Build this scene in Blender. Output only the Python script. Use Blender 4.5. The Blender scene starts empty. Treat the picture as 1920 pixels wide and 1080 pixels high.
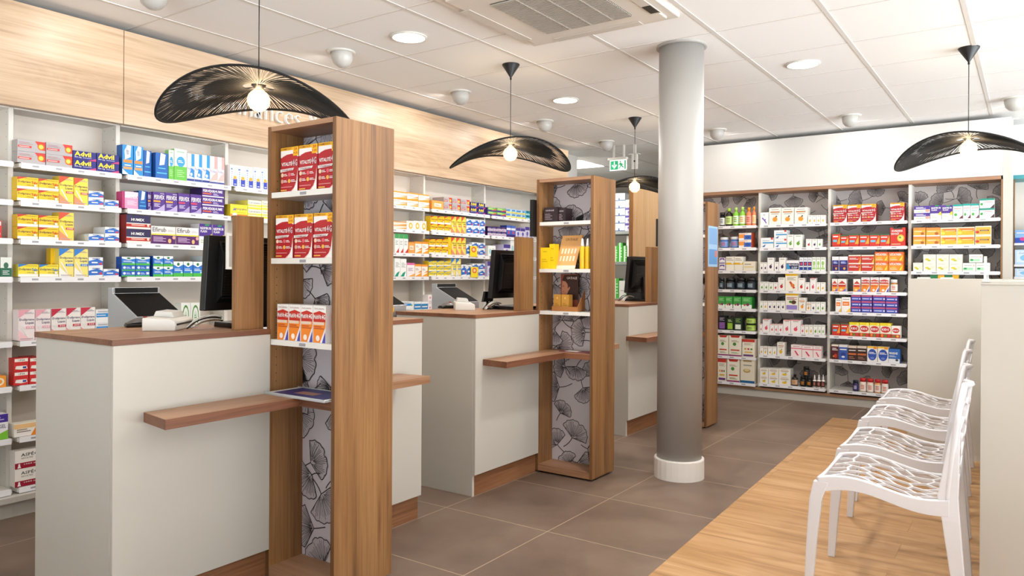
import bpy, bmesh, math, random
from mathutils import Vector, Matrix
C = bpy.context.scene.collection
WG,WS=11.5,1.2  # world strength below and above horizon; bright ground added to light the ceiling
PI = math.pi
# ---------------------------------------------------------------- survey of the room (camera model used only to turn measured sight lines into metres)
FOC=1403.0; TH=math.radians(34.8); RO=.006; PY=512.0; H=1.22
FW=(-math.sin(TH),math.cos(TH)); RT=(math.cos(TH),math.sin(TH))
def P(x,y,X=None,Y=None,Z=None):
    a=(x-960)/FOC; b=(PY-y)/FOC; u=a-b*RO; v=b+a*RO
    r=(FW[0]+u*RT[0],FW[1]+u*RT[1],v)
    t = X/r[0] if X is not None else (Y/r[1] if Y is not None else (Z-H)/r[2])
    return (r[0]*t,r[1]*t,H+r[2]*t)
CEIL=2.594
# ---------------------------------------------------------------- materials
MC={}
def lin(c):
    return c/12.92 if c<=.04045 else ((c+.055)/1.055)**2.4
def hexc(h):
    return tuple(lin(int(h[i:i+2],16)/255) for i in (0,2,4))+(1,)
def mat(name,col,rough=.5,metal=0,emit=None,es=0,spec=.5,trans=0,alpha=1,coat=0):
    key=(name,col,rough,metal,emit,es)
    if key in MC: return MC[key]
    m=bpy.data.materials.new(name); m.use_nodes=True
    b=m.node_tree.nodes['Principled BSDF']
    b.inputs['Base Color'].default_value=hexc(col) if isinstance(col,str) else col
    b.inputs['Roughness'].default_value=rough; b.inputs['Metallic'].default_value=metal
    b.inputs['Specular IOR Level'].default_value=spec
    b.inputs['Transmission Weight'].default_value=trans
    b.inputs['Coat Weight'].default_value=coat
    if alpha<1: b.inputs['Alpha'].default_value=alpha
    if emit:
        b.inputs['Emission Color'].default_value=hexc(emit); b.inputs['Emission Strength'].default_value=es
    MC[key]=m; return m
def card(h): return mat('printed_card_'+h,h,.42,spec=.4)
def N(nt,t,**kw):
    n=nt.nodes.new(t)
    for k,v in kw.items(): setattr(n,k,v)
    return n
def ramp(nt,stops):
    n=N(nt,'ShaderNodeValToRGB'); e=n.color_ramp.elements
    while len(e)<len(stops): e.new(.5)
    for i,(p,c) in enumerate(stops): e[i].position=p; e[i].color=hexc(c)
    return n
def wood(name,axis,dark,mid,light,rough=.42,fine=70,seed=0.,long=2.2,knot=.5):
    m=bpy.data.materials.new(name); m.use_nodes=True; nt=m.node_tree; b=nt.nodes['Principled BSDF']
    g=N(nt,'ShaderNodeNewGeometry'); mp=N(nt,'ShaderNodeMapping'); L=nt.links.new
    s=[fine*.16]*3; s[axis]=long*.28; mp.inputs['Scale'].default_value=s; mp.inputs['Location'].default_value=(seed,seed*1.7,seed*.6)
    L(g.outputs['Position'],mp.inputs['Vector'])
    n1=N(nt,'ShaderNodeTexNoise'); n1.inputs['Scale'].default_value=1; n1.inputs['Detail'].default_value=6; n1.inputs['Roughness'].default_value=.62; n1.inputs['Distortion'].default_value=knot
    L(mp.outputs[0],n1.inputs['Vector'])
    mp2=N(nt,'ShaderNodeMapping'); s=[fine*2.2]*3; s[axis]=long*1.6; mp2.inputs['Scale'].default_value=s
    L(g.outputs['Position'],mp2.inputs['Vector'])
    n2=N(nt,'ShaderNodeTexNoise'); n2.inputs['Scale'].default_value=1; n2.inputs['Detail'].default_value=3; L(mp2.outputs[0],n2.inputs['Vector'])
    mx=N(nt,'ShaderNodeMix',data_type='FLOAT'); mx.inputs[0].default_value=.33; L(n1.outputs[0],mx.inputs[2]); L(n2.outputs[0],mx.inputs[3])
    r=ramp(nt,[(.33,dark),(.5,mid),(.66,light)]); L(mx.outputs[0],r.inputs[0]); L(r.outputs[0],b.inputs['Base Color'])
    b.inputs['Roughness'].default_value=rough
    bp=N(nt,'ShaderNodeBump'); bp.inputs['Strength'].default_value=.08; bp.inputs['Distance'].default_value=.002; L(n2.outputs[0],bp.inputs['Height']); L(bp.outputs[0],b.inputs['Normal'])
    return m
W_V=wood('oak_decor_vertical',2,'63432a','8e643b','a57b4e')
W_Y=wood('oak_decor_lengthwise',1,'80573a','a37a5c','b48c6c',seed=3.)
W_X=wood('oak_decor_crosswise',0,'80573a','a37a5c','b48c6c',seed=5.)
W_E=wood('dark_edge_banding',1,'5c3824','7b4d35','8f6044',seed=8.)
W_EV=wood('dark_upright_edge',2,'54351f','75502f','8a6240',seed=11.)
W_PL=wood('dark_plinth_decor',1,'6a432a','8e6040','a07350',seed=9.)
W_F=wood('pale_oak_fascia',1,'a18468','c2a587','d2b99e',rough=.38,fine=40,long=1.6,seed=2.,knot=1.2)
W_FV=wood('pale_oak_upright_grain',2,'b98f63','cfa578','dab68c',rough=.4,seed=4.)
WHITE=mat('white_lacquer','dcd8d0',.4)
PANEL=mat('cream_laminate','c4bfb5',.45)
PANEL2=mat('cream_laminate_edge','c4bdae',.5)
SHELF=mat('white_shelf_laminate','d8d4cc',.45)
STRIP=mat('white_price_strip','f0eff2',.3)
BLACK=mat('black_plastic','0b0b0c',.42)
SCREEN=mat('black_glass_screen','010101',.55,spec=.1)
GREYP=mat('grey_plastic','8b8d90',.4)
SILVER=mat('silver_plastic','b9bcc0',.32,metal=.4)
LPLAS=mat('pale_grey_plastic','dedbd4',.4)
CHROME=mat('chrome_metal','d0d0d0',.15,metal=1)
PWHITE=mat('white_polypropylene','dddce0',.35)
CORD=mat('black_paper_cord','0b0806',.8)
STEEL=mat('grey_steel_shelf','8f948f',.45,metal=.3)
HOLE=mat('drill_hole','4b3a2c',.9)
HOLEG=mat('drill_hole_grey','6e6a64',.9)
PAPER=mat('white_paper','efece6',.6)
def plaster(name,col,rough=.7,sc=60,st=.06):
    m=bpy.data.materials.new(name); m.use_nodes=True; nt=m.node_tree; b=nt.nodes['Principled BSDF']
    b.inputs['Base Color'].default_value=hexc(col); b.inputs['Roughness'].default_value=rough
    g=N(nt,'ShaderNodeNewGeometry'); n=N(nt,'ShaderNodeTexNoise'); n.inputs['Scale'].default_value=sc; n.inputs['Detail'].default_value=4
    nt.links.new(g.outputs['Position'],n.inputs['Vector']); bp=N(nt,'ShaderNodeBump'); bp.inputs['Strength'].default_value=st; bp.inputs['Distance'].default_value=.003
    nt.links.new(n.outputs[0],bp.inputs['Height']); nt.links.new(bp.outputs[0],b.inputs['Normal'])
    return m
WALLM=plaster('painted_wall','dbd7cf'); CEILM=plaster('ceiling_tile','f6f5f4',.85,180,.2); PILM=plaster('painted_pillar','a39f9a',.5,40,.03)
def tile_floor():
    m=bpy.data.materials.new('brown_floor_tile'); m.use_nodes=True; nt=m.node_tree; b=nt.nodes['Principled BSDF']; L=nt.links.new
    g=N(nt,'ShaderNodeNewGeometry'); sp=N(nt,'ShaderNodeSeparateXYZ'); L(g.outputs['Position'],sp.inputs[0])
    ds=[]
    for k,(o,p) in enumerate(((-1.875,.62),(3.002,.636))):
        a=N(nt,'ShaderNodeMath',operation='SUBTRACT'); L(sp.outputs[k],a.inputs[0]); a.inputs[1].default_value=o-p*.5+20*0
        d=N(nt,'ShaderNodeMath',operation='DIVIDE'); L(a.outputs[0],d.inputs[0]); d.inputs[1].default_value=p
        f=N(nt,'ShaderNodeMath',operation='FLOORED_MODULO'); L(d.outputs[0],f.inputs[0]); f.inputs[1].default_value=1
        s=N(nt,'ShaderNodeMath',operation='SUBTRACT'); L(f.outputs[0],s.inputs[0]); s.inputs[1].default_value=.5
        ab=N(nt,'ShaderNodeMath',operation='ABSOLUTE'); L(s.outputs[0],ab.inputs[0])
        ds.append((ab,d))
    mn=N(nt,'ShaderNodeMath',operation='MINIMUM'); L(ds[0][0].outputs[0],mn.inputs[0]); L(ds[1][0].outputs[0],mn.inputs[1])
    lt=N(nt,'ShaderNodeMath',operation='LESS_THAN'); L(mn.outputs[0],lt.inputs[0]); lt.inputs[1].default_value=.0035
    n=N(nt,'ShaderNodeTexNoise'); n.inputs['Scale'].default_value=2.2; n.inputs['Detail'].default_value=8; n.inputs['Roughness'].default_value=.6; L(g.outputs['Position'],n.inputs['Vector'])
    r=ramp(nt,[(.3,'614f43'),(.5,'735f51'),(.72,'826e5f')]); L(n.outputs[0],r.inputs[0])
    mx=N(nt,'ShaderNodeMix',data_type='RGBA'); L(lt.outputs[0],mx.inputs[0]); L(r.outputs[0],mx.inputs[6]); mx.inputs[7].default_value=hexc('b09a82')
    L(mx.outputs[2],b.inputs['Base Color'])
    rr=N(nt,'ShaderNodeMapRange'); rr.inputs[3].default_value=.34; rr.inputs[4].default_value=.55; L(n.outputs[0],rr.inputs[0]); L(rr.outputs[0],b.inputs['Roughness'])
    return m
def plank_floor():
    m=bpy.data.materials.new('light_oak_planks'); m.use_nodes=True; nt=m.node_tree; b=nt.nodes['Principled BSDF']; L=nt.links.new
    g=N(nt,'ShaderNodeNewGeometry')
    br=N(nt,'ShaderNodeTexBrick'); br.inputs['Scale'].default_value=1; br.inputs['Brick Width'].default_value=1.3; br.inputs['Row Height'].default_value=.2
    br.inputs['Mortar Size'].default_value=.0012; br.inputs['Mortar Smooth'].default_value=0; br.inputs['Bias'].default_value=0
    br.inputs['Color1'].default_value=(0,0,0,1); br.inputs['Color2'].default_value=(1,1,1,1); br.inputs['Mortar'].default_value=(.5,.5,.5,1)
    br.offset=.37
    L(g.outputs['Position'],br.inputs['Vector'])
    mp=N(nt,'ShaderNodeMapping'); mp.inputs['Scale'].default_value=(1.6,14,1); L(g.outputs['Position'],mp.inputs['Vector'])
    ad=N(nt,'ShaderNodeVectorMath',operation='ADD'); L(mp.outputs[0],ad.inputs[0])
    sc=N(nt,'ShaderNodeVectorMath',operation='SCALE'); L(br.outputs['Color'],sc.inputs[0]); sc.inputs[3].default_value=9; L(sc.outputs[0],ad.inputs[1])
    n=N(nt,'ShaderNodeTexNoise'); n.inputs['Scale'].default_value=1; n.inputs['Detail'].default_value=6; n.inputs['Distortion'].default_value=1.3; L(ad.outputs[0],n.inputs['Vector'])
    r=ramp(nt,[(.28,'9a7248'),(.45,'b38858'),(.6,'bf9669'),(.75,'c7a276')]); L(n.outputs[0],r.inputs[0])
    mx=N(nt,'ShaderNodeMix',data_type='RGBA'); L(br.outputs['Fac'],mx.inputs[0]); L(r.outputs[0],mx.inputs[6]); mx.inputs[7].default_value=hexc('8e6a45'); L(mx.outputs[2],b.inputs['Base Color'])
    b.inputs['Roughness'].default_value=.4
    return m
# ---------------------------------------------------------------- mesh builder
class MB:
    def __init__(s): s.v=[]; s.f=[]; s.mi=[]; s.sm=[]
    def add(s,vs,fs,mi=0,sm=False):
        o=len(s.v); s.v+= [tuple(p) for p in vs]
        for f in fs: s.f.append([o+i for i in f]); s.mi.append(mi); s.sm.append(sm)
    def box(s,x0,y0,z0,x1,y1,z1,mi=0):
        if x0>x1:x0,x1=x1,x0
        if y0>y1:y0,y1=y1,y0
        if z0>z1:z0,z1=z1,z0
        s.add([(x0,y0,z0),(x1,y0,z0),(x1,y1,z0),(x0,y1,z0),(x0,y0,z1),(x1,y0,z1),(x1,y1,z1),(x0,y1,z1)],
              [(0,3,2,1),(4,5,6,7),(0,1,5,4),(1,2,6,5),(2,3,7,6),(3,0,4,7)],mi)
    def prism(s,pts,axis,a,b,mi=0):
        """extrude a 2D outline; axis 0: pts are (y,z); 1: (x,z); 2: (x,y)"""
        n=len(pts)
        def q(p,t): return (t,p[0],p[1]) if axis==0 else ((p[0],t,p[1]) if axis==1 else (p[0],p[1],t))
        s.add([q(p,a) for p in pts]+[q(p,b) for p in pts],[list(range(n)),list(range(2*n-1,n-1,-1))]+[(i,(i+1)%n,n+(i+1)%n,n+i) for i in range(n)],mi)
    def lathe(s,prof,cx,cy,n=32,mi=0,sm=True,cap=True):
        vs=[];k=len(prof)
        for r,z in prof:
            for i in range(n): a=2*PI*i/n; vs.append((cx+r*math.cos(a),cy+r*math.sin(a),z))
        fs=[(j*n+i,j*n+(i+1)%n,(j+1)*n+(i+1)%n,(j+1)*n+i) for j in range(k-1) for i in range(n)]
        s.add(vs,fs,mi,sm)
        if cap:
            o=len(s.v)-k*n
            s.f.append([o+i for i in range(n)][::-1]); s.mi.append(mi); s.sm.append(False)
            s.f.append([o+(k-1)*n+i for i in range(n)]); s.mi.append(mi); s.sm.append(False)
    def tube(s,pts,r,n=6,mi=0,closed=False,sm=True):
        P_=[Vector(p) for p in pts]; k=len(P_); vs=[]; up=None
        for i,p in enumerate(P_):
            a=P_[(i-1)%k] if (i>0 or closed) else p; b=P_[(i+1)%k] if (i<k-1 or closed) else p
            t=(b-a); t=t.normalized() if t.length>1e-9 else Vector((0,0,1))
            if up is None: up=Vector((0,0,1)) if abs(t.z)<.9 else Vector((1,0,0))
            u=(up-t*up.dot(t)); u=u.normalized() if u.length>1e-6 else t.orthogonal().normalized(); w=t.cross(u); up=u
            rr=r[i] if isinstance(r,(list,tuple)) else r
            for j in range(n): an=2*PI*j/n; vs.append(p+u*math.cos(an)*rr+w*math.sin(an)*rr)
        m=k if closed else k-1
        fs=[(i*n+j,i*n+(j+1)%n,((i+1)%k)*n+(j+1)%n,((i+1)%k)*n+j) for i in range(m) for j in range(n)]
        if not closed: fs+=[tuple(range(n))[::-1],tuple((k-1)*n+j for j in range(n))]
        s.add(vs,fs,mi,sm)
    def mesh(s,name,mats):
        me=bpy.data.meshes.new(name); me.from_pydata(s.v,[],s.f)
        for m in (mats if isinstance(mats,(list,tuple)) else [mats]): me.materials.append(m)
        me.polygons.foreach_set('material_index',s.mi); me.polygons.foreach_set('use_smooth',s.sm); me.update()
        return me
    def build(s,name,mats,parent=None,bevel=0,local=False):
        me=s.mesh(name,mats)
        bm=bmesh.new(); bm.from_mesh(me); bmesh.ops.recalc_face_normals(bm,faces=bm.faces); bm.to_mesh(me); bm.free()
        o=bpy.data.objects.new(name,me); C.objects.link(o)
        if parent is not None:
            o.parent=parent
            if not local:
                w=Vector((0,0,0)); q=parent
                while q is not None: w+=q.location; q=q.parent
                o.location=-w
        if bevel:
            b=o.modifiers.new('bevel','BEVEL'); b.width=bevel; b.segments=2; b.limit_method='ANGLE'; b.angle_limit=math.radians(40)
        return o
def tag(o,label=None,cat=None,group=None,kind=None):
    if label: o['label']=label
    if cat: o['category']=cat
    if group: o['group']=group
    if kind: o['kind']=kind
    return o
def thing(name,label,cat,loc=(0,0,0),rz=0,group=None):
    o=bpy.data.objects.new(name,None); C.objects.link(o); o.location=loc; o.rotation_euler=(0,0,rz); o.empty_display_size=.1
    return tag(o,label,cat,group)
def struct(o): o['kind']='structure'; return o
def centre_origin(o):
    """move the origin of a mesh object to its base centre"""
    vs=[v.co for v in o.data.vertices]
    c=Vector(((min(v.x for v in vs)+max(v.x for v in vs))/2,(min(v.y for v in vs)+max(v.y for v in vs))/2,min(v.z for v in vs)))
    o.data.transform(Matrix.Translation(-c)); o.location=o.location+c; return o
def copy_tree(o,parent=None):
    c=o.copy(); C.objects.link(c)
    if parent is not None: c.parent=parent
    for ch in list(o.children): copy_tree(ch,c)
    return c
# ---------------------------------------------------------------- lettering
TX={}
def text_mesh(s,res=2,ext=0,bold=0):
    k=(s,res,ext,bold)
    if k in TX: return TX[k]
    cu=bpy.data.curves.new('t','FONT'); cu.body=s; cu.resolution_u=res; cu.extrude=ext; cu.offset=bold; cu.size=1
    o=bpy.data.objects.new('t',cu); C.objects.link(o); bpy.context.view_layer.update()
    me=bpy.data.meshes.new_from_object(o.evaluated_get(bpy.context.evaluated_depsgraph_get()))
    vs=[tuple(v.co) for v in me.vertices]; fs=[tuple(p.vertices) for p in me.polygons]
    bpy.data.objects.remove(o); bpy.data.curves.remove(cu); bpy.data.meshes.remove(me)
    x0=min(v[0] for v in vs); x1=max(v[0] for v in vs); y0=min(v[1] for v in vs); y1=max(v[1] for v in vs)
    TX[k]=(vs,fs,(x0,x1,y0,y1)); return TX[k]
def put_text(mb,s,fn,u0,v0,u1,v1,mi,res=1,bold=.012):
    vs,fs,(x0,x1,y0,y1)=text_mesh(s,res,0,bold)
    mb.add([fn(u0+(v[0]-x0)/(x1-x0)*(u1-u0),v0+(v[1]-y0)/(y1-y0)*(v1-v0)) for v in vs],fs,mi)
# ---------------------------------------------------------------- product cartons
def carton_mesh(name,side,front,dec,top=None):
    """unit carton: width x in -.5...5, depth y 0..1, height z 0..1, printed front at y=0"""
    mb=MB(); cols=[]
    def ci(c):
        if c not in cols: cols.append(c)
        return cols.index(c)
    S=ci(side); Fm=ci(front)
    vs=[(-.5,0,0),(.5,0,0),(.5,1,0),(-.5,1,0),(-.5,0,1),(.5,0,1),(.5,1,1),(-.5,1,1)]
    for f,m in (((0,3,2,1),S),((4,5,6,7),ci(top) if top else S),((0,1,5,4),Fm),((1,2,6,5),S),((2,3,7,6),S),((3,0,4,7),S)): mb.add([vs[i] for i in f],[(0,1,2,3)],m)
    for k,d in enumerate(dec):
        y=-.004*(k+1); t=d[0]; fn=lambda u,v,y=y:(u-.5,y,v)
        if t=='r': mb.add([fn(d[1],d[2]),fn(d[3],d[2]),fn(d[3],d[4]),fn(d[1],d[4])],[(0,1,2,3)],ci(d[5]))
        elif t=='p': mb.add([fn(*q) for q in d[1]],[tuple(range(len(d[1])))],ci(d[2]))
        elif t=='c':
            n=14; mb.add([fn(d[1]+d[3]*math.cos(2*PI*i/n),d[2]+d[4]*math.sin(2*PI*i/n)) for i in range(n)],[tuple(range(n))],ci(d[5]))
        elif t=='t': put_text(mb,d[1],fn,d[2],d[3],d[4],d[5],ci(d[6]),bold=(d[7] if len(d)>7 else .012))
        elif t=='l':   # small print: n thin rules
            u0,v0,u1,v1,n,c=d[1:7]
            for i in range(n):
                a=v0+(v1-v0)*(i+.2)/n; b=v0+(v1-v0)*(i+.65)/n; e=u1-(u1-u0)*(.0 if i%2==0 else .25)
                mb.add([fn(u0,a),fn(e,a),fn(e,b),fn(u0,b)],[(0,1,2,3)],ci(c))
    return mb.mesh(name,[card(c) for c in cols])
W_='f1efec'
def fruit(c1,c2='5b8f3a',u=.5,v=.3): return [('c',u,v,.2,.14,c1),('p',[(u+.02,v+.1),(u+.2,v+.16),(u+.1,v+.24)],c2)]
def creamd(c1,c2,bar='c9a07c'): return ('f0ece2','f3efe6',[('l',.2,.86,.8,.93,1,'8c8478'),('r',.12,.7,.88,.78,bar),('l',.2,.6,.8,.67,1,'9a9288')]+fruit(c1,c2))
def tabs(a,b,ink,dose): return (a,a,[('p',[(0,.75),(.5,1),(0,1)],b),('r',0,0,1,.22,'f3efe2'),('l',.35,.84,.95,.93,1,'9c7f20'),('t','Doliprane',.04,.46,.64,.7,ink),('t','Tabs',.66,.46,.97,.68,b,.03),('t',dose,.45,.27,.8,.38,ink),('c',.86,.33,.07,.09,W_)])
def liq(a,b,c,ink,dose): return (a,a,[('p',[(0,.72),(.75,1),(0,1)],b),('p',[(0,0),(.8,0),(0,.35)],c),('l',.4,.86,.94,.93,2,'97909a'),('t','Doliprane',.06,.62,.96,.72,ink),('t','Liquiz',.42,.51,.94,.61,ink),('r',.45,.38,1,.46,b),('t',dose,.55,.39,.93,.45,W_),('p',[(.1,.5),(.16,.53),(.6,.14),(.54,.11)],W_),('l',.1,.03,.9,.09,1,'b0a4a4')])
D={
'nuro':('silver red-banded carton','a9a3a2','b3aeb0',[('p',[(.62,1),(1,1),(1,.25),(.86,.25),(.74,.6)],'d8372f'),('c',.84,.55,.13,.3,'f0641e'),('c',.84,.55,.09,.2,'ffd23a'),('c',.84,.55,.045,.1,'b7e07a'),('r',.02,.34,.5,.52,'d8372f'),('l',.06,.38,.42,.48,1,W_),('l',.05,.62,.55,.85,2,'b28f8f')]),
'advil':('navy carton with yellow lettering','1a1a5e','20227a',[('t','Advil',.06,.42,.78,.95,'ffe21a',.03),('t','400 mg',.06,.2,.36,.36,W_),('l',.42,.24,.8,.34,1,'c9c9e8'),('p',[(.62,0),(1,.3),(1,0)],'c0387a')]),
'tab1':('yellow red-cornered tablet carton',)+tabs('f2c81e','c33a2c','2c2a52','1000 mg'),
'tab2':('yellow blue-cornered tablet carton',)+tabs('f4dd3c','2f7ac6','1f3f86','500 mg'),
'liq1':('yellow and orange sachet carton',)+liq('f6d94e','d9502e','ee9468','2c2a52','1000'),
'liq2':('yellow and blue sachet carton',)+liq('f5e27a','2f7fd0','f2efe8','1f3f86','500'),
'liq3':('white and pink sachet carton',)+liq('f2e6e6','e8a7b4','f4c9cf','3a3766','150'),
'liq4':('white and crimson sachet carton',)+liq('f2ece8','c9324a','f0a0a4','3a3766','300'),
'yel':('plain yellow carton','edc01c','f3c922',[('l',.2,.3,.8,.5,2,'d8a010')]),
'blu1':('small blue and white carton','e9edf3','eef1f5',[('p',[(0,.12),(1,.2),(1,.6),(.6,.85),(0,.6)],'2f6fc9'),('l',.25,.8,.8,.94,1,'3b4f7c'),('r',.2,.38,.62,.52,W_),('p',[(.66,.3),(.95,.2),(.9,.5)],'d63a4a')]),
'wblu':('white carton with blue swoosh','eceff1','f1f2f1',[('r',.03,.42,.82,.72,'2a8fdc'),('p',[(.66,.42),(.9,.42),(.9,.62)],'58b06a'),('r',.05,.54,.5,.6,W_),('l',.1,.8,.8,.94,2,'9aa0ad')]),
'redw':('red and white carton','c42a2a','d13434',[('r',.05,.72,.95,.95,'f1ece4'),('t','UPSA',.3,.76,.75,.9,'5a4a4a'),('p',[(.08,.2),(.5,.14),(.92,.2),(.86,.42),(.14,.42)],'f1ece4'),('r',.6,.22,.84,.36,'3f3f96')]),
'orgb':('long white orange and blue carton','f0ead8','f3efe8',[('r',0,.6,1,.95,'f0c48a'),('p',[(.5,0),(.72,0),(.9,.7),(.68,.7)],'f08a24'),('p',[(.72,.1),(1,.1),(1,.6),(.86,.6)],'2a86cc'),('l',.08,.3,.5,.6,2,'8c7a6a')]),
'aspe':('white and crimson powder carton','efe7e0','f3ede6',[('r',0,0,1,.32,'9e1f36'),('t','ASPÉGIC',.2,.66,.97,.88,'2b2b2b'),('t','ADULTES',.2,.52,.6,.6,'77706a'),('c',.14,.22,.035,.06,W_),('p',[(.08,.04),(.2,.04),(.17,.18),(.11,.18)],W_),('t','1000 mg',.3,.16,.8,.26,W_),('c',.82,.46,.07,.05,'2f9c6a'),('c',.93,.6,.04,.08,'c42a4a')]),
'pinktube':('pink fizzy tablet carton','c9407a','ea9ac0',[('p',[(0,.6),(1,.78),(1,1),(0,1)],'f3d3e2'),('t','FERVEX',.22,.62,.95,.8,W_,.02),('l',.3,.2,.9,.5,4,'f6dbe8'),('r',0,0,.16,1,'b2306e')]),
'ferv':('violet sachet carton','43206e','54308c',[('t','FERVEX',.1,.62,.97,.84,W_,.02),('r',.05,.46,.62,.55,'f0a428'),('p',[(0,0),(1,0),(1,.38),(.45,.1)],'b7a8d4'),('l',.1,.2,.6,.4,3,'d9cfe8'),('l',.6,.9,.95,.95,1,W_)]),
'ferv2':('violet sachet carton with red bar','43206e','54308c',[('t','FERVEX',.1,.6,.97,.82,W_,.02),('r',.05,.46,.62,.54,'d83a5a'),('p',[(0,0),(1,0),(1,.36),(.5,.08)],'a99ac8'),('l',.1,.2,.6,.4,3,'d9cfe8')]),
'frhu':('wide violet tablet carton','3c1f66','4c2a86',[('t','FERVEXRHUME',.04,.52,.93,.82,W_,.02),('r',.03,.28,.42,.42,'e8632c'),('l',.5,.2,.75,.45,2,'cfc3e4'),('r',0,0,1,.12,'efe9f2')]),
'humex':('navy and red capsule carton','8e1a1c','c32a20',[('p',[(0,.42),(0,1),(1,1),(1,.42),(.5,.36)],'2a1f50'),('t','HUMEX',.2,.56,.74,.76,W_,.025),('r',.2,.22,.76,.34,'ef8a78'),('l',.24,.25,.7,.3,1,W_),('c',.9,.28,.05,.1,'f5d9c8'),('r',0,0,1,.14,'efe8e2'),('p',[(0,.36),(1,.36),(1,.42),(0,.42)],W_)]),
'efi':('white and plum carton with grey lettering','e6e0de','efebe8',[('r',0,0,1,.5,'5a1f66'),('r',0,.5,1,.58,'e6d84a'),('t','Efirub',.05,.68,.62,.94,'7d7a80'),('l',.68,.7,.94,.84,2,'c9c2c8'),('l',.08,.12,.6,.42,4,'d9b8dc'),('c',.75,.18,.07,.13,'e8b878'),('c',.93,.38,.07,.1,'e6a8a0')]),
'resp':('violet carton with white base','e9e6ec','efedf0',[('r',0,.42,1,1,'4b2a8a'),('t','RESPIRUB',.08,.74,.94,.86,W_,.02),('t','FLASH',.1,.6,.6,.71,W_,.02),('c',.6,.95,.2,.05,'2f8a5a'),('p',[(.7,.3),(1,.28),(1,.55),(.85,.5)],'e8c838'),('l',.1,.1,.6,.3,2,'b8c89a')]),
'vick':('blue and green syrup carton','1f58b4','2b78d2',[('p',[(0,.8),(.5,.62),(1,.8),(1,1),(0,1)],'eaf0ee'),('c',.5,.82,.14,.1,'2f7a50'),('r',0,0,1,.24,'4cb84a'),('l',.12,.36,.9,.56,2,'e4f2fa'),('c',.85,.28,.1,.07,'b8e4f4')]),
'vicks':('flat blue and green pastille carton','1f4ca4','2160c8',[('r',0,0,1,.24,'46b058'),('c',.2,.58,.1,.22,'e4f4fa'),('l',.34,.4,.66,.75,2,'cfe4f6'),('r',.74,.4,.94,.8,'e4f0f8')]),
'rhin':('tall blue and orange spray carton','1b62ac','2a8ed2',[('p',[(.25,.5),(.75,.6),(.8,.98),(.45,1),(.2,.8)],'f0f4f6'),('t','Rhino',.36,.66,.62,.92,'20406e'),('r',.1,.4,.9,.5,'f08a3a'),('r',.1,.18,.9,.26,'ef9a5a'),('p',[(0,0),(.6,0),(0,.18)],'dff0fa'),('l',.2,.28,.8,.36,1,'e4f0f8')]),
'rhin2':('tall deep blue spray carton','184a90','1e62b4',[('p',[(.3,.5),(.7,.55),(.8,.95),(.4,1)],'e8eef4'),('l',.2,.36,.8,.44,1,'58c0ec'),('l',.1,.16,.9,.26,1,'58c0ec')]),
'mari':('tall white and green spray carton','8cc87a','e8efe6',[('r',0,0,1,.45,'6cc04a'),('c',.52,.6,.34,.17,'3a9cd6'),('l',.3,.56,.7,.66,2,W_),('l',.2,.88,.8,.96,1,'9ac0a0'),('l',.2,.1,.8,.35,4,'a6dc90')]),
'pranb':('slim blue and white spray carton','e4eaf2','edf1f5',[('r',.6,.55,1,1,'2a94d8'),('t','Prorhinel',.08,.4,.92,.52,'2b5a9c'),('p',[(.3,.2),(1,.15),(1,.42),(.6,.5)],'2f86d0'),('c',.6,.26,.18,.06,'d8e6f2'),('r',0,.02,1,.1,'2f3f8c')]),
'pranp':('slim pink and white spray carton','f0dfe0','f5e3e2',[('r',.6,.55,1,1,'f2a6a4'),('t','Prorhinel',.08,.4,.92,.52,'7a86b8'),('p',[(0,.1),(1,.15),(1,.45),(.4,.3)],'f0b4b0'),('r',0,.02,1,.08,'3b4a94')]),
'maxi':('tall white and blue syrup carton','f3f2f4','f6f5f4',[('r',.45,.03,1,.36,'3347b4'),('c',.72,.42,.24,.09,'f0a63c'),('c',.72,.78,.26,.12,'f8dccb'),('r',.5,.5,1,.62,'bfe0f6'),('l',.58,.08,.9,.15,1,W_),('t','M',.12,.76,.36,.86,'3a78c0'),('t','a',.14,.66,.34,.72,'3a78c0'),('t','x',.14,.56,.34,.62,'3a78c0'),('t','i',.2,.46,.28,.54,'3a78c0'),('t','l',.2,.36,.26,.44,'3a78c0'),('t','a',.14,.27,.34,.33,'3a78c0'),('t','s',.14,.17,.32,.23,'3a78c0'),('t','e',.14,.07,.34,.13,'3a78c0')]),
'lyso':('yellow lozenge carton','e8cf2c','f4dc3c',[('p',[(.1,.5),(.3,.72),(.3,.5)],'8a86b0'),('t','Lysopaïne',.2,.5,.95,.75,'3a3a7a'),('r',0,0,1,.2,'f08a34'),('c',.25,.16,.14,.14,'f6efe8'),('l',.4,.3,.9,.4,1,'e8a82c')]),
'lyso2':('white and yellow lozenge carton','f0e66a','f4f0cc',[('r',0,.3,1,.5,'f0e040'),('t','Lysopaïne',.08,.56,.95,.84,'7a7ab0'),('r',0,0,1,.2,'f2de3a'),('l',.1,.34,.6,.44,1,'a9a0d0')]),
'magn':('white carton with green wreath','eaf0e8','f2f4f0',[('c',.5,.5,.36,.42,'4f8f3c'),('c',.5,.5,.28,.34,'f0f3ee'),('c',.5,.5,.18,.2,'d4e6d0'),('l',.38,.42,.62,.58,2,'7f9a7a')]),
'grnw':('white and green carton','e0e8e0','e8eeea',[('r',0,0,1,.4,'5aa05a'),('c',.5,.62,.2,.15,'3f8a6a'),('l',.2,.1,.8,.3,2,'dcecd8')]),
'dgrn':('dark green and white carton','2f5c4a','e4e8e2',[('r',0,0,1,.45,'2f6a52'),('c',.5,.58,.22,.16,'3f6a58'),('l',.2,.1,.8,.34,3,'d0dcd4')]),
'orr':('orange and white carton','f0902c','f39a34',[('c',.7,.5,.22,.34,'f8ecd8'),('c',.7,.5,.13,.2,'f0a040'),('l',.08,.4,.45,.7,2,W_)]),
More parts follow.
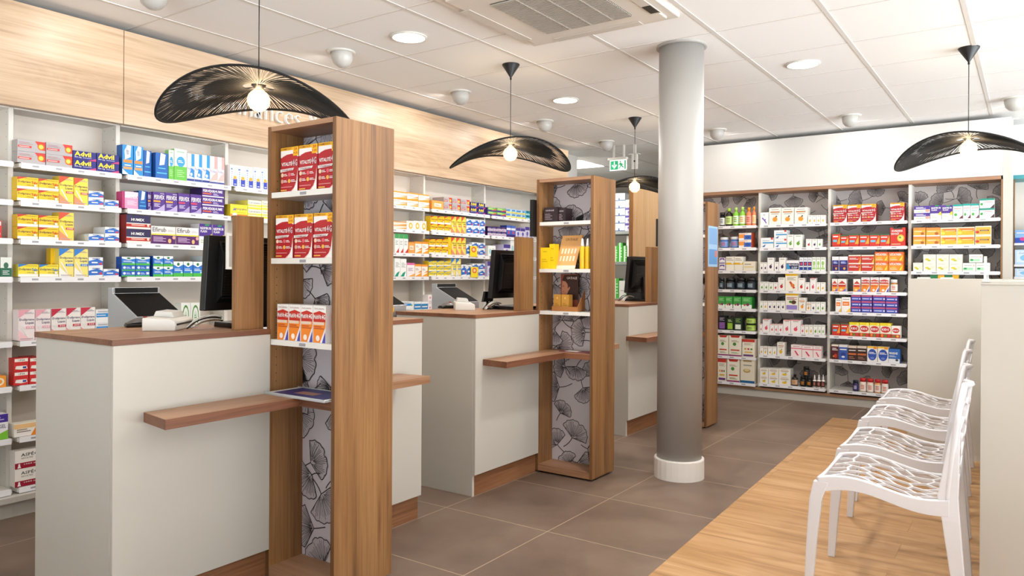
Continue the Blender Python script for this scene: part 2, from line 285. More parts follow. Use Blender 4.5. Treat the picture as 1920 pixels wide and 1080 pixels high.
'prgr':('white violet and green tube carton','e6e2ee','efedf3',[('r',0,.68,1,1,'4a3494'),('p',[(0,0),(1,0),(1,.36),(.3,.16)],'7cc23c'),('t','FLUOCARIL'[0:0] or 'ARNIGEL',.1,.45,.9,.6,'6a6a80'),('l',.1,.76,.8,.92,2,'c9c0e6')]),
'owht':('orange and white capsule carton','f2b46a','f5efe6',[('r',0,.82,1,1,'f09a34'),('p',[(0,0),(1,.3),(1,0)],'f0a03c'),('p',[(.4,.3),(1,.34),(1,.5)],'e88a2c'),('l',.1,.5,.6,.7,2,'b8a8a0')]),
'oring':('white carton with orange ring','f2ede4','f6f2ea',[('c',.6,.45,.3,.36,'f0b030'),('c',.6,.45,.17,.2,'f6e8c0'),('l',.1,.86,.8,.94,1,'c8b8a8')]),
'grt':('white and green capsule carton','e8ece6','f2f2ee',[('r',0,.75,1,1,'3fa05a'),('p',[(.3,0),(1,0),(1,.25)],'cf3a3a'),('l',.15,.4,.8,.65,3,'a8aaa8')]),
'ort':('orange ring-printed carton','f0a04a','f2a250',[('r',.2,.3,.8,.7,'f4e4d0'),('l',.28,.38,.7,.6,2,'b88a60')]),
'pkt':('white and pink capsule carton','f0e6ec','f4eef1',[('r',0,.84,1,1,'e06aa8'),('p',[(.2,0),(1,0),(1,.22)],'f0a84a'),('l',.15,.4,.8,.65,3,'b0a8b8')]),
'tlt':('white and teal capsule carton','eaf0ee','f3f4f2',[('p',[(0,0),(.6,0),(.9,.3),(.4,.2)],'1f9a7c'),('l',.15,.5,.85,.8,4,'a8b0b0')]),
'mag':('magenta carton','a01f6a','b0287a',[('l',.1,.2,.8,.7,2,'e0a0c8')]),
'pnkw':('white carton with pink circles','f2e8e8','f5f0ee',[('c',.3,.72,.14,.12,'ec9aa4'),('c',.7,.72,.14,.12,'ec9aa4'),('l',.1,.1,.9,.45,3,'d0b8c0')]),
'bwide':('white carton with blue band','e8eef2','f0f3f5',[('r',0,.45,1,.85,'2f84c4'),('l',.1,.55,.9,.75,1,W_),('l',.1,.1,.8,.3,2,'90a8c0')]),
'bteal':('green and violet effervescent carton','5a3a8a','6cb45a',[('r',0,0,1,.35,'4a2f86'),('p',[(.4,.2),(1,.4),(1,.8)],'e6644a'),('l',.1,.5,.7,.9,2,'e8f0a0')]),
'bly':('pale blue and yellow carton','9cc4e4','b8d8ee',[('r',0,0,1,.32,'e8dc5a'),('r',0,.45,.7,.75,'4a86cc'),('l',.1,.8,.8,.94,1,'6a8ab0')]),
'teal':('teal fizzy tablet carton','178a90','28a0a4',[('c',.5,.75,.3,.2,'1a4a8a'),('r',0,0,1,.35,'cdeef0'),('l',.2,.1,.8,.3,1,'2a7a90')]),
'dpur':('dark violet capsule carton','2a1850','e0d8e6',[('r',0,.55,1,1,'34205e'),('c',.3,.25,.16,.18,'9a86b8'),('c',.7,.25,.14,.16,'b06a88'),('l',.1,.66,.8,.86,1,'9a86c8')]),
'bpur':('blue and violet nicotine carton','2f3f98','4c6ac4',[('r',0,.6,1,.78,'e8ecf4'),('r',0,0,1,.2,'3a2470'),('c',.5,.4,.2,.14,'d04a5a')]),
'lavx':('white and lilac carton','cdc6e2','dcd8ea',[('r',0,.7,1,1,'4f4494'),('c',.5,.4,.24,.2,'6a5cb0'),('l',.2,.06,.8,.2,2,'6a5cb0')]),
'wht':('white medical carton','e8ecec','f0f2f0',[('c',.3,.45,.18,.24,'a8d4d8'),('l',.55,.3,.9,.8,4,'b4bcc0')]),
'vit':('red and gold vitality carton','8f1c22','b3232b',[('r',0,.93,1,1,'f0b51c'),('r',0,.78,1,.93,'efe9e6'),('p',[(0,.75),(.12,.8),(.35,.84),(.65,.85),(.85,.82),(1,.76),(1,.7),(0,.66)],'b3232b'),('r',.7,.8,1,1,'f0b51c'),('t','20',.76,.92,.93,.98,'b3232b',.02),('t','+10',.72,.83,.95,.89,'b3232b',.02),('t','FORMAT ECO',.06,.945,.62,.985,'8a4a1c'),('t','VITALITÉ',.06,.59,.66,.69,W_,.02),('t','4G',.68,.57,.95,.72,'c9b7ba',.03),('p',[(0,.455),(.72,.485),(.78,.535),(0,.52)],'dcd6d4'),('t','DYNAMISANT',.1,.475,.66,.51,'8a3a40'),('c',.12,.39,.075,.045,'e9c9a8'),('c',.52,.39,.075,.045,'e2606a'),('c',.12,.25,.075,.045,'d8a08a'),('c',.52,.25,.075,.045,'f0b04a'),('l',.22,.36,.42,.42,2,W_),('l',.62,.36,.84,.42,2,W_),('l',.22,.22,.42,.28,2,W_),('l',.62,.22,.9,.28,2,W_),('p',[(.6,0),(1,0),(1,.5),(.94,.25),(.82,.1)],'e9c4bc'),('p',[(.7,0),(1,0),(1,.38),(.92,.16)],'f3ece8'),('r',.06,.035,.4,.06,'e8b04a'),('l',.08,.1,.7,.14,1,'d88a8a')]),
'mvit':('white orange and red multivitamin carton','eeebea','f1efec',[('p',[(.02,.56),(.02,.8),(.5,.86),(.98,.8),(.98,.56)],'c42f22'),('p',[(.02,0),(.02,.56),(.98,.56),(.98,.3),(.8,.06),(.7,0)],'f08a2a'),('p',[(.7,0),(.98,0),(.98,.3)],'4a4aa8'),('p',[(.55,0),(.72,0),(.98,.32),(.98,.42)],'ece6ee'),('t','MultiVit',.04,.64,.66,.76,W_,.02),('t','4G',.7,.63,.96,.77,W_,.03),('r',.02,.48,.9,.56,'e6cdb8'),('l',.1,.36,.9,.46,2,'c0482a'),('c',.4,.12,.16,.08,'f6e6da'),('t','forté pharma',.14,.88,.9,.95,'b0888a')]),
'drkb':('dark plum cosmetic box','2c1d22','2f2126',[('t','CAUDALIE'[0:0] or 'CAUDALIE',.12,.74,.72,.84,'c9bcc0'),('l',.08,.15,.6,.6,4,'8a787e')]),
'syel':('bright yellow cosmetic box','e8c412','f0cc18',[('l',.3,.78,.75,.84,1,'a8861a'),('l',.2,.3,.8,.5,2,'d0a818')]),
'gold':('golden cosmetic box','b5812f','bd8a38',[('c',.5,.78,.1,.07,'d8b070'),('l',.15,.3,.75,.5,2,'9a6a20')]),
'c1':('cream lemon-printed carton',)+creamd('e8c02c','6a9c3a'),
'c2':('cream orange-fruit carton',)+creamd('f09a34','4a3a30','c98a54'),
'c3':('small cream flower-printed carton','f2efe8','f5f2ec',[('l',.2,.84,.8,.93,1,'8c8478')]+fruit('e8b83c','c88a2c')),
'c4':('white lavender-printed carton','efeef0','f4f3f3',[('t','BIO',.36,.74,.62,.86,'8c8c94'),('p',[(.2,.55),(.3,.6),(.8,.15),(.7,.1)],'6a5cb0'),('c',.3,.5,.1,.06,'7a6cc0'),('c',.6,.4,.09,.06,'7a6cc0')]),
'c5':('white carton with dark fruit print','f2efec','f5f2ee',[('l',.2,.84,.8,.93,1,'8c8478')]+fruit('4a2f5a','3f6a3a')),
'c6':('white carton with red fruit print','f2efec','f5f2ee',[('l',.2,.84,.8,.93,1,'8c8478')]+fruit('d0362f','3f6a3a')),
'c7':('white carton with green leaf print','f0f2ea','f4f5ee',[('l',.2,.84,.8,.93,1,'8c9478')]+fruit('6aa83c','3f7a3a')),
'c8':('white carton with pink flower print','f4eeee','f7f1ef',[('l',.2,.84,.8,.93,1,'8c8478'),('r',0,.95,1,1,'e8747c')]+fruit('e0586a','c83a6a')),
'c9':('pink and white capsule carton','f2e0e0','f6e6e4',[('r',0,.66,1,.74,'e06a80'),('l',.2,.82,.8,.92,1,'b08a90'),('p',[(.3,.5),(.45,.5),(.75,.12),(.6,.1)],'d84a6a')]),
'oem':('white carton with light blue swoosh','e9eef2','f1f3f5',[('r',.15,.42,1,.56,'3a9ad0'),('p',[(.1,.1),(.3,.05),(.4,.36)],'3a66a8'),('r',.8,.8,.97,1,'d84a3a'),('l',.15,.66,.7,.76,1,'9ab0c0')]),
'lrel':('white carton with navy caption band','eef0f3','f3f4f5',[('r',.02,.14,.98,.72,'2a2f58'),('t','ARKORELAX',.1,.48,.92,.66,W_,.02),('t','SLEEP',.42,.2,.9,.38,'d4e4f4',.02),('p',[(.04,.16),(.34,.16),(.2,.6),(.04,.66)],'3a9ad8')]),
'bwh':('slim white and navy carton','eceff4','f1f3f6',[('r',.05,.36,.95,.68,'1f3f86'),('c',.5,.52,.26,.12,'d83a4a'),('r',.05,.05,.95,.28,'22448c'),('l',.1,.78,.9,.92,2,'8a94a8')]),
'gwh':('slim white and pale green carton','eef3ea','f2f5ee',[('c',.5,.55,.3,.16,'9ccc6a'),('r',.1,.1,.9,.22,'a8d47c'),('c',.5,.3,.2,.1,'b4dc90'),('l',.1,.82,.9,.92,1,'8aa08a')]),
'big':('tall cream carton with gold top','efe8d8','f4efe2',[('r',0,.86,1,1,'e8b81c'),('l',.15,.6,.85,.8,3,'9a9078'),('p',[(.3,.5),(.45,.55),(.8,.15),(.65,.1)],'c8502a'),('c',.6,.3,.16,.1,'e07a3a')]),
'bigv':('tall cream carton with violet base','efe8d8','f4efe2',[('r',0,.88,1,1,'e8b81c'),('l',.1,.62,.9,.8,3,'a03a3a'),('c',.65,.48,.2,.12,'5a3a2a'),('c',.4,.5,.12,.08,'4a8a3a'),('r',.08,.04,.92,.3,'9a86cc')]),
'pur2':('small white and violet carton','e9e4ee','f0ecf2',[('r',.1,.55,.9,.9,'6a3f9a'),('c',.5,.6,.3,.12,W_),('r',.05,.08,.95,.22,'5a3a8c')]),
'ywh':('white carton with yellow stripe','eae6da','f0ece0',[('r',0,.42,1,.56,'e8b82c'),('c',.78,.56,.12,.1,'f4f0e8'),('l',.1,.7,.9,.9,2,'a8a090')]),
'cbei':('low beige carton','e0d8c2','e9e2cd',[('l',.1,.6,.7,.8,1,'9a927c'),('r',.08,.36,.86,.42,'d8b83c'),('c',.75,.6,.12,.14,'ece4d0')]),
'orbl':('white orange and blue carton','c8502c','f0ece6',[('r',0,.3,.5,.8,'f0943a'),('r',.42,.08,1,.7,'3a6ac4'),('c',.72,.4,.2,.2,'2a4fa0'),('l',.08,.86,.7,.96,1,'e06a3a')]),
'grn':('green herbal tea carton','2f8a38','3fa046',[('r',0,0,1,.32,'eef2ea'),('c',.6,.34,.16,.13,'7a3a5a'),('l',.15,.62,.85,.88,3,'a8dca0'),('c',.3,.3,.1,.08,'c83a4a')]),
'blkp':('black carton with violet label','16161a','1c1c20',[('r',.15,.08,.85,.55,'8a5aa0'),('l',.2,.66,.8,.9,3,'b0a8b8')]),
'blkg':('dark green carton with lime label','1c2c18','24381e',[('r',.15,.1,.85,.6,'9ac03a'),('l',.2,.7,.8,.92,2,'c8d8a8')]),
'blkw':('dark green carton with white label','1e2a1e','2a3a2a',[('r',.15,.1,.85,.45,'e4ece0'),('l',.2,.6,.8,.92,3,'8cb060')]),
'teaw':('tall white organic tea carton','e6dccb','f0ead9',[('p',[(.2,.9),(.8,.9),(.9,1),(.1,1)],'b8322a'),('c',.45,.58,.14,.08,'4a8a3a'),('r',.15,.26,.85,.32,'c8402f'),('r',0,0,1,.06,'8a2a6a'),('l',.2,.68,.8,.78,2,'a89a80'),('l',.2,.12,.8,.2,2,'8aa070')]),
'tear':('tall white tea carton with red top','ecdccb','f0ead9',[('r',0,.84,1,1,'c23a30'),('l',.15,.66,.85,.8,3,'a89a80'),('c',.25,.45,.09,.05,'e0a03a'),('c',.5,.45,.09,.05,'c83a4a'),('c',.75,.45,.09,.05,'4a8a3a'),('r',.2,.24,.8,.3,'e0b03a'),('r',.1,.04,.9,.14,'6a3a7a')]),
'pouch':('cream pouch-style carton with blue base','dccfb4','e6ddc8',[('r',0,0,1,.1,'1f5f92'),('c',.45,.52,.26,.09,'b8a060'),('c',.45,.55,.18,.06,'d8c890'),('r',.2,.9,.8,1,'a88a5a'),('l',.2,.72,.8,.8,1,'8a8a80')]),
'rboo':('small red vitamin carton','b8241c','d43a2a',[('r',0,.9,1,1,'3a6a4a'),('l',.1,.66,.75,.84,1,W_),('p',[(.6,.2),(1,.9),(1,.2)],'f0a03a'),('r',.1,.34,.6,.5,'6ac0d8'),('r',0,.0,1,.08,'c22a22')]),
'rbig':('red energy carton with citrus print','b01c18','cc2f22',[('r',.2,.92,.8,1,'3a3a30'),('t','GUARANA',.08,.76,.84,.88,W_,.02),('t','BOOST',.08,.6,.6,.72,W_,.02),('c',.7,.42,.24,.2,'f0b02c'),('c',.7,.42,.18,.14,'f0d06a'),('c',.66,.46,.08,.06,'4a9a3a'),('l',.08,.06,.7,.14,1,'f0d0a0')]),
'navv':('navy sleep-aid carton with white top','e6e2ea','ecebef',[('r',.02,.0,.98,.74,'27246e'),('c',.5,.6,.34,.1,'3a5ab4'),('l',.2,.5,.8,.66,2,'d8d4f0'),('r',.06,.3,.94,.4,'6a2f4a'),('c',.6,.16,.14,.09,'e0a04a')]),
'redg':('red carton with gold edge','d8a03a','c43830',[('p',[(.82,0),(1,0),(1,1),(.95,.5)],'e8b04a'),('r',.02,.84,1,1,'efe0d0'),('l',.08,.4,.8,.66,2,W_),('c',.85,.55,.09,.12,'e85a3a')]),
'ovit':('orange vitamin carton','e07a1c','f08e24',[('r',0,.72,1,1,'e0602c'),('t',"VITA'MIN",.06,.6,.86,.86,W_,.02),('p',[(.72,.1),(.95,.6),(.88,.1)],'f8dc4a'),('l',.1,.12,.6,.4,2,'f8e0c0'),('c',.35,.35,.2,.12,'f6b04a')]),
'mvs':('white and orange multivitamin carton','eeebe6','f1eee8',[('p',[(.04,.6),(.5,.86),(.96,.6),(.96,.3),(.04,.3)],'c8402f'),('r',.04,0,.96,.36,'f09a30'),('l',.1,.5,.9,.66,1,W_),('p',[(.5,0),(.96,0),(.96,.25)],'7a6ac0'),('c',.4,.14,.2,.08,'f8d8a0')]),
'worg':('white carton with orange patch','efece8','f3f1ed',[('r',.1,.42,.86,.7,'f0802c'),('l',.2,.5,.7,.6,1,W_),('l',.15,.8,.85,.92,1,'a8a0a0'),('p',[(.5,0),(1,0),(1,.3)],'f0c04a')]),
'purs':('flat violet tablet carton','4a2f80','3a3492',[('r',.02,.7,.98,.96,'c0567a'),('r',.08,.16,.8,.58,'5a6cc8'),('l',.12,.26,.72,.46,1,W_),('c',.9,.35,.07,.18,'d8d4ec')]),
'kids':('red and yellow fruit-mix carton','c8b030','efe6cc',[('r',0,.82,1,1,'f0d820'),('c',.5,.56,.44,.22,'c8302c'),('t','KIDS',.16,.48,.82,.64,W_,.03),('r',0,0,1,.26,'b8382c'),('c',.2,.14,.12,.1,'e8842c'),('c',.5,.12,.12,.1,'5a8a3a'),('c',.8,.14,.12,.1,'d0402f'),('c',.84,.88,.14,.1,'f8e860')]),
'kid2':('white and red fruit-mix carton','efe8e0','f3ece4',[('c',.5,.62,.4,.2,'c8302c'),('t','KIDS',.2,.55,.8,.68,W_,.03),('r',0,0,1,.3,'b84a34'),('c',.7,.16,.14,.1,'e8b04a'),('c',.3,.14,.12,.1,'5a8a3a')]),
'marn':('maroon herbal carton','d8c8b8','5a1f2a',[('r',0,.88,1,1,'e6dccb'),('l',.1,.6,.9,.8,2,W_),('c',.6,.24,.22,.14,'c03a2a'),('c',.3,.2,.1,.06,'e0a04a')]),
'bcap':('blue capsule carton with pale top','dfe0e8','3a5cb0',[('r',0,.84,1,1,'e8e4e0'),('l',.1,.62,.9,.78,1,W_),('c',.5,.36,.3,.14,'2a3f8c'),('c',.5,.2,.2,.07,'d8dcf0')]),
'brwn':('brown and copper carton','c9b7a4','3c2420',[('r',0,.85,1,1,'d4c4b4'),('l',.1,.64,.9,.76,1,W_),('r',.04,.38,.96,.5,'c86a3a'),('l',.1,.1,.8,.3,2,'a87a6a')]),
'byel':('blue beauty carton with yellow top','dcd8c8','eceae4',[('r',0,.9,1,1,'f0c02c'),('c',.5,.46,.44,.38,'2f4fa8'),('l',.16,.5,.84,.66,2,W_),('c',.5,.24,.2,.08,'6a7cc8'),('r',.62,.84,.96,.98,'e8902c')]),
'bman':('wide blue carton with white base','2a5aa0','2f64b0',[('r',0,0,1,.3,'e6e8ec'),('t','MARINE',.06,.62,.82,.78,W_,.02),('l',.06,.42,.7,.56,2,'cfe0f4'),('c',.75,.22,.14,.08,'3a4a5a')]),
'pw':('violet and white carton','e9e4ee','efecf1',[('r',0,.5,1,1,'4b2f94'),('l',.12,.6,.75,.88,2,W_),('c',.85,.3,.14,.22,'d8a08a'),('l',.15,.12,.6,.3,1,'9ac06a')]),
'twh':('teal and white carton','dfe6e2','eef1ec',[('r',0,.86,1,1,'1f9a92'),('l',.1,.66,.85,.76,1,'d07a6a'),('l',.1,.5,.7,.58,1,'4ab0a4'),('c',.28,.28,.16,.1,'4aa84a'),('p',[(.6,0),(1,0),(1,.24)],'6a3040')]),
'twf':('wide teal-topped carton','cfdcd6','eef1ec',[('r',0,.8,1,1,'1f8a78'),('c',.5,.5,.48,.3,'f4f5f0'),('l',.3,.58,.86,.7,1,'c8605a'),('c',.14,.42,.1,.14,'3f9a4a'),('p',[(.72,0),(1,0),(1,.4)],'4a2a34')]),
'omie':('orange honey carton','f0a860','f2aa3c',[('r',0,.72,1,1,'ef8a3a'),('l',.1,.5,.7,.66,1,'f8e4c8'),('c',.75,.32,.14,.16,'b05a2a'),('r',0,0,1,.14,'f6ede0')]),
'ocur':('white-edged amber carton','f0e4cc','f3e6c8',[('r',.04,.1,.98,.88,'f0b02c'),('p',[(.04,.88),(.98,.88),(.98,.5),(.3,.6)],'e8702c'),('l',.3,.56,.9,.7,1,'f8e0a0'),('c',.16,.36,.12,.16,'f8d84a')]),
'oche':('amber carton with black caption','f0e4cc','f3e6c8',[('r',.04,.1,.98,.88,'f0a83a'),('r',.3,.46,.86,.6,'2a2220'),('l',.34,.5,.8,.56,1,'f0e0c0'),('c',.14,.36,.12,.14,'c8302c')]),
'cinf':('white infusion carton with yellow print','eee8d6','f3eede',[('l',.12,.82,.7,.9,1,'b0a890'),('c',.3,.4,.16,.12,'d8c83a'),('c',.46,.26,.14,.1,'c0c040'),('l',.6,.3,.92,.6,3,'d8d0a8'),('r',0,.66,1,.68,'e8dcc0')]),
'cgrn':('white infusion carton with green print','e8ecdc','f0f2e6',[('r',.04,.12,.8,.44,'a8dcb4'),('c',.2,.32,.12,.12,'3f9a5a'),('l',.1,.66,.7,.78,1,'b09a90'),('c',.86,.7,.08,.1,'f0b8a0')]),
'dgy':('green and amber carton','1f6a3f','25784a',[('r',.55,0,1,1,'f0b02c'),('l',.08,.3,.5,.7,1,'d8ecd8')]),
'bref':('blue wound-care carton','cfe0f0','8ab4e0',[('r',0,0,1,.4,'2f4fb0'),('c',.5,.3,.18,.14,'d83a8a'),('l',.1,.7,.9,.85,1,W_)]),
'bpad':('pale blue hygiene carton','4a5cb8','c4dcf2',[('r',.08,.15,.92,.9,'dcebf8'),('c',.5,.45,.24,.2,'8ac4e8'),('t','Comfort',.2,.72,.8,.82,'6a86c0')]),
'whb':('white archive box with blue ribbon','dfe3e4','e9ecec',[('r',0,0,1,.12,'27487c'),('r',.42,.0,.54,.4,'27487c')]),
'gtub':('tall green and white carton','3f9a3a','4fac44',[('r',.3,0,.55,1,'e8ece4'),('l',.6,.2,.9,.8,4,'b4e0a8')]),
'whp':('plain white packet','d9dad2','dfe0d8',[('l',.2,.4,.8,.5,1,'b4b4ac')]),
}
CM={}
def carton_data(k):
    if k not in CM:
        d=D[k]; CM[k]=carton_mesh('carton_print',d[1],d[2],d[3])
    return CM[k]
def art(s): return s
ORD=['first','second','third','fourth','fifth','sixth','seventh','eighth','ninth','tenth','eleventh','twelfth','thirteenth','fourteenth','fifteenth','sixteenth','seventeenth','eighteenth']
def place_carton(k,wall,a,b,z0,z1,front,depth,label,group,cat=None,name=None):
    if cat is None: cat,name=('medicine box','medicine_box') if wall=='L' else ('supplement box','supplement_box')
    o=bpy.data.objects.new(name,carton_data(k)); C.objects.link(o)
    w=b-a-.0012
    if wall=='L' and any(a<q+.0125 and b>q-.0125 for q in stile): depth=min(depth,.06)
    if wall=='E' and abs(front-7.492)<.06 and any(a<q+.0125 and b>q-.0125 for q in [-2.93,-2.236,-1.581,-.902,-.206]): depth=min(depth,.045)
    if wall=='L': o.location=(front,(a+b)/2,z0); o.rotation_euler=(0,0,PI/2)
    else: o.location=((a+b)/2,front,z0)
    o.scale=(w,depth,z1-z0)
    return tag(o,label,cat,group)
def shelf_row(wall,z,shelfname,bay,items,front,depth=.1):
    """items: (design, x0, x1, ytop, n across, n high); x0,x1,ytop are sight lines measured in the photograph"""
    col=0; cols=[]
    for it in items:
        k,x0,x1,yt=it[:4]; nx=it[4] if len(it)>4 else 1; nz=it[5] if len(it)>5 else 1
        off=it[6] if len(it)>6 else 0   # set back
        zb=it[7] if len(it)>7 else 0    # starts above other boxes
        fr=front-off if wall=='L' else front+off
        kw=dict(X=fr) if wall=='L' else dict(Y=fr)
        ax=1 if wall=='L' else 0
        a=P(x0,500,**kw)[ax]; b=P(x1,500,**kw)[ax]; zt=P(x0+ (x1-x0)*.0,yt,**kw)[2]
        nxt=[q for q in (SZ if wall=='L' else EZ) if q>z+.06]
        if nxt: zt=min(zt,min(nxt)-.027)
        z0=z+zb; h=(zt-z0)/nz; w=(b-a)/nx
        dd=min(depth,max(.03,.95*w+.01)) if nz==1 and h>1.2*w else depth
        if off: dd=min(dd,depth-off) if depth-off>.02 else .03
        for i in range(nx):
            if zb==0: col+=1
            for j in range(nz):
                lay='' if nz==1 else (', '+(['lower','upper'] if nz==2 else ['bottom','middle','top'] if nz==3 else ['bottom','second','third','top'])[j]+' one')
                pos=f'{ORD[min(col-1,17)]} from left' if zb==0 else f'atop the {ORD[min(col-1,17)]}'
                nm=D[k][0]
                place_carton(k,wall,a+i*w,a+(i+1)*w,z0+j*h+.0003,z0+(j+1)*h-.0006,fr,dd,f'{nm}, {pos}{lay}, {shelfname}, {bay}',f'cartons on the {shelfname}, {bay}')
# ---------------------------------------------------------------- room shell
b=MB(); XB0,YB0,XB1,YB1=P(1215,1080,Z=0)[0],P(1215,1080,Z=0)[1],-1.396,6.826
xs=XB0+(XB1-XB0)*(-3-YB0)/(YB1-YB0)
b.prism([(-4.4,-3),(xs,-3),(XB1,YB1),(3.6,YB1),(3.6,9.0),(-.0,9.0),(-.0,11.6),(-6.2,11.6),(-6.2,7.6),(-4.4,7.6)],2,-.06,0); struct(b.build('floor',tile_floor()))
b=MB(); b.prism([(xs,-3),(3.6,-3),(3.6,YB1),(XB1,YB1)],2,-.06,0.0); struct(b.build('floor',plank_floor()))
b=MB(); b.prism([(-4.4,-3),(3.6,-3),(3.6,9.0),(0,9.0),(0,11.6),(-6.2,11.6),(-6.2,7.6),(-4.4,7.6)],2,CEIL,CEIL+.06); struct(b.build('ceiling',CEILM))
b=MB()
for k in range(-2,10):
    x=-3.89+.6*k
    y1=7.60 if -3.2<x<-.1 else (11.5 if x<-3 else 8.9)
    if x<3.55: b.box(x-.012,-3,CEIL-.003,x+.012,y1,CEIL+.001)
for k in range(-11,12):
    y=4.13+.628*k
    x0=-4.38 if y<7.6 else -6.1; x1=3.58 if y<7.6 else -.1
    if y>7.6 and y<11.4: b.box(x0,y-.006,CEIL-.002,x1,y+.006,CEIL+.001)
    elif y>-2.9 and y<7.6: b.box(x0,y-.006,CEIL-.002,x1,y+.006,CEIL+.001)
struct(b.build('trim_1',mat('ceiling_grid_bar','dedad5',.5)))
for nm,q in (('wall_right',(3.6,-3,0,3.66,9.06,.10)),('wall_right',(3.6,-3,2.2,3.66,9.06,CEIL)),('wall_right',(3.6,-3,.10,3.66,-.5,2.2)),('trim_3',(3.6,1.6,.10,3.66,1.7,2.2)),('trim_4',(3.6,3.8,.10,3.66,3.9,2.2)),('trim_2',(3.6,6.0,.10,3.66,6.1,2.2)),('wall_right',(3.6,7.6,.10,3.66,9.06,2.2)),('wall_front',(-4.46,-3.06,0,3.66,-3,.1)),('wall_front',(-4.46,-3.06,2.05,3.66,-3,CEIL)),('wall_front',(-4.46,-3.06,.1,-1.6,-3,2.05)),('wall_front',(1.2,-3.06,.1,3.66,-3,2.05)),('trim_6',(-.25,-3.06,.1,-.15,-3,2.05)),('wall_left',(-4.46,-3,0,-4.40,7.66,CEIL)),('wall_back',(0,9.0,0,3.66,9.06,CEIL)),('wall_far',(-6.26,11.6,0,.06,11.66,CEIL)),('wall_storage',(-6.26,7.6,0,-6.2,11.6,CEIL)),('wall_corner',(-6.2,7.6,0,-4.46,7.66,CEIL)),('wall_partition',(0,9.06,0,.06,11.6,CEIL)),('wall_shelf',(-2.90,7.83,0,-.14,7.89,CEIL))):  # openings in the unseen right and front walls are added to let fill daylight in
    b=MB(); b.box(*q); struct(b.build(nm,WALLM))
# ---------------------------------------------------------------- leaf wallpaper
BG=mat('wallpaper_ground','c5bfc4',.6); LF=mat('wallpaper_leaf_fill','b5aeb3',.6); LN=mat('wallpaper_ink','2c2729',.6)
BG2=mat('wallpaper_ground_in_shade','bbb3b1',.6); LF2=mat('wallpaper_leaf_fill_in_shade','9d9594',.6); LN2=mat('wallpaper_ink_in_shade','342f2f',.6)  # same wallpaper with the end wall's shade put into its colours
def leaf_panel(name,parent,u0,u1,w0,w1,y,rs,dist,size,mats,lw=1.0):
    """panel in the plane Y=y printed with ginkgo fans; faces -Y"""
    rnd=random.Random(rs); mb=MB()
    mb.box(u0,y,w0,u1,y+.006,w1,0)
    e=.0008
    def q(u,w,k): return (min(u1,max(u0,u)),y-e*k,min(w1,max(w0,w)))
    pts=[]
    for _ in range(4000):
        p=(rnd.uniform(u0-.02,u1+.02),rnd.uniform(w0-.02,w1+.02))
        if all((p[0]-r[0])**2+(p[1]-r[1])**2>dist*dist for r in pts): pts.append(p)
    def ribbon(pl,wd,k,mi=2):
        for i in range(len(pl)-1):
            (ax,az),(bx,bz)=pl[i],pl[i+1]
            dx,dz=bx-ax,bz-az; L=math.hypot(dx,dz) or 1; nx,nz=-dz/L*wd/2,dx/L*wd/2
            vs=[q(ax-nx,az-nz,k),q(bx-nx,bz-nz,k),q(bx+nx,bz+nz,k),q(ax+nx,az+nz,k)]
            if len(set((round(v[0],5),round(v[2],5)) for v in vs))<4: continue
            mb.add(vs,[(0,1,2,3)],mi)
    for n,(cx,cz) in enumerate(pts):
        r=size*rnd.uniform(.72,1.12); rot=rnd.uniform(0,2*PI); spn=math.radians(rnd.uniform(58,82)); kk=1+(n%3)*1.2
        bx,bz=cx-math.cos(rot)*r*.55,cz-math.sin(rot)*r*.55
        ph=rnd.uniform(0,6)
        def edge(t):   # t -1..1
            a=rot+t*spn; rr=r*(1-.13*abs(t)**3-.10*math.exp(-(t/.09)**2)+.022*math.sin(t*23+ph)+.012*math.sin(t*41+ph))
            return (bx+rr*math.cos(a),bz+rr*math.sin(a))
        ed=[edge(-1+i/16) for i in range(33)]
        for i in range(32): mb.add([q(bx,bz,kk),q(*ed[i+1],kk),q(*ed[i],kk)],[(0,1,2)],1)
        ribbon([(bx,bz)]+ed+[(bx,bz)],.0032*lw,kk+.4)
        for i in range(24):
            t=-.94+1.88*i/23+rnd.uniform(-.02,.02); ex,ez=edge(t); m=rnd.uniform(.72,.98); s=rnd.uniform(.05,.3)
            mx,mz=bx+(ex-bx)*.5-math.sin(rot+t*spn)*r*.03*t,bz+(ez-bz)*.5+math.cos(rot+t*spn)*r*.03*t
            ribbon([(bx+(ex-bx)*s,bz+(ez-bz)*s),(mx,mz),(bx+(ex-bx)*m,bz+(ez-bz)*m)],.0017*lw,kk+.3)
        sa=rot+PI+rnd.uniform(-.5,.5); L=r*rnd.uniform(.5,.9); c=rnd.uniform(-.4,.4)
        ribbon([(bx,bz)]+[(bx+L*t*math.cos(sa+c*t),bz+L*t*math.sin(sa+c*t)) for t in (.25,.5,.75,1)],.0036*lw,kk+.4)
    return mb.build(name,mats,parent)
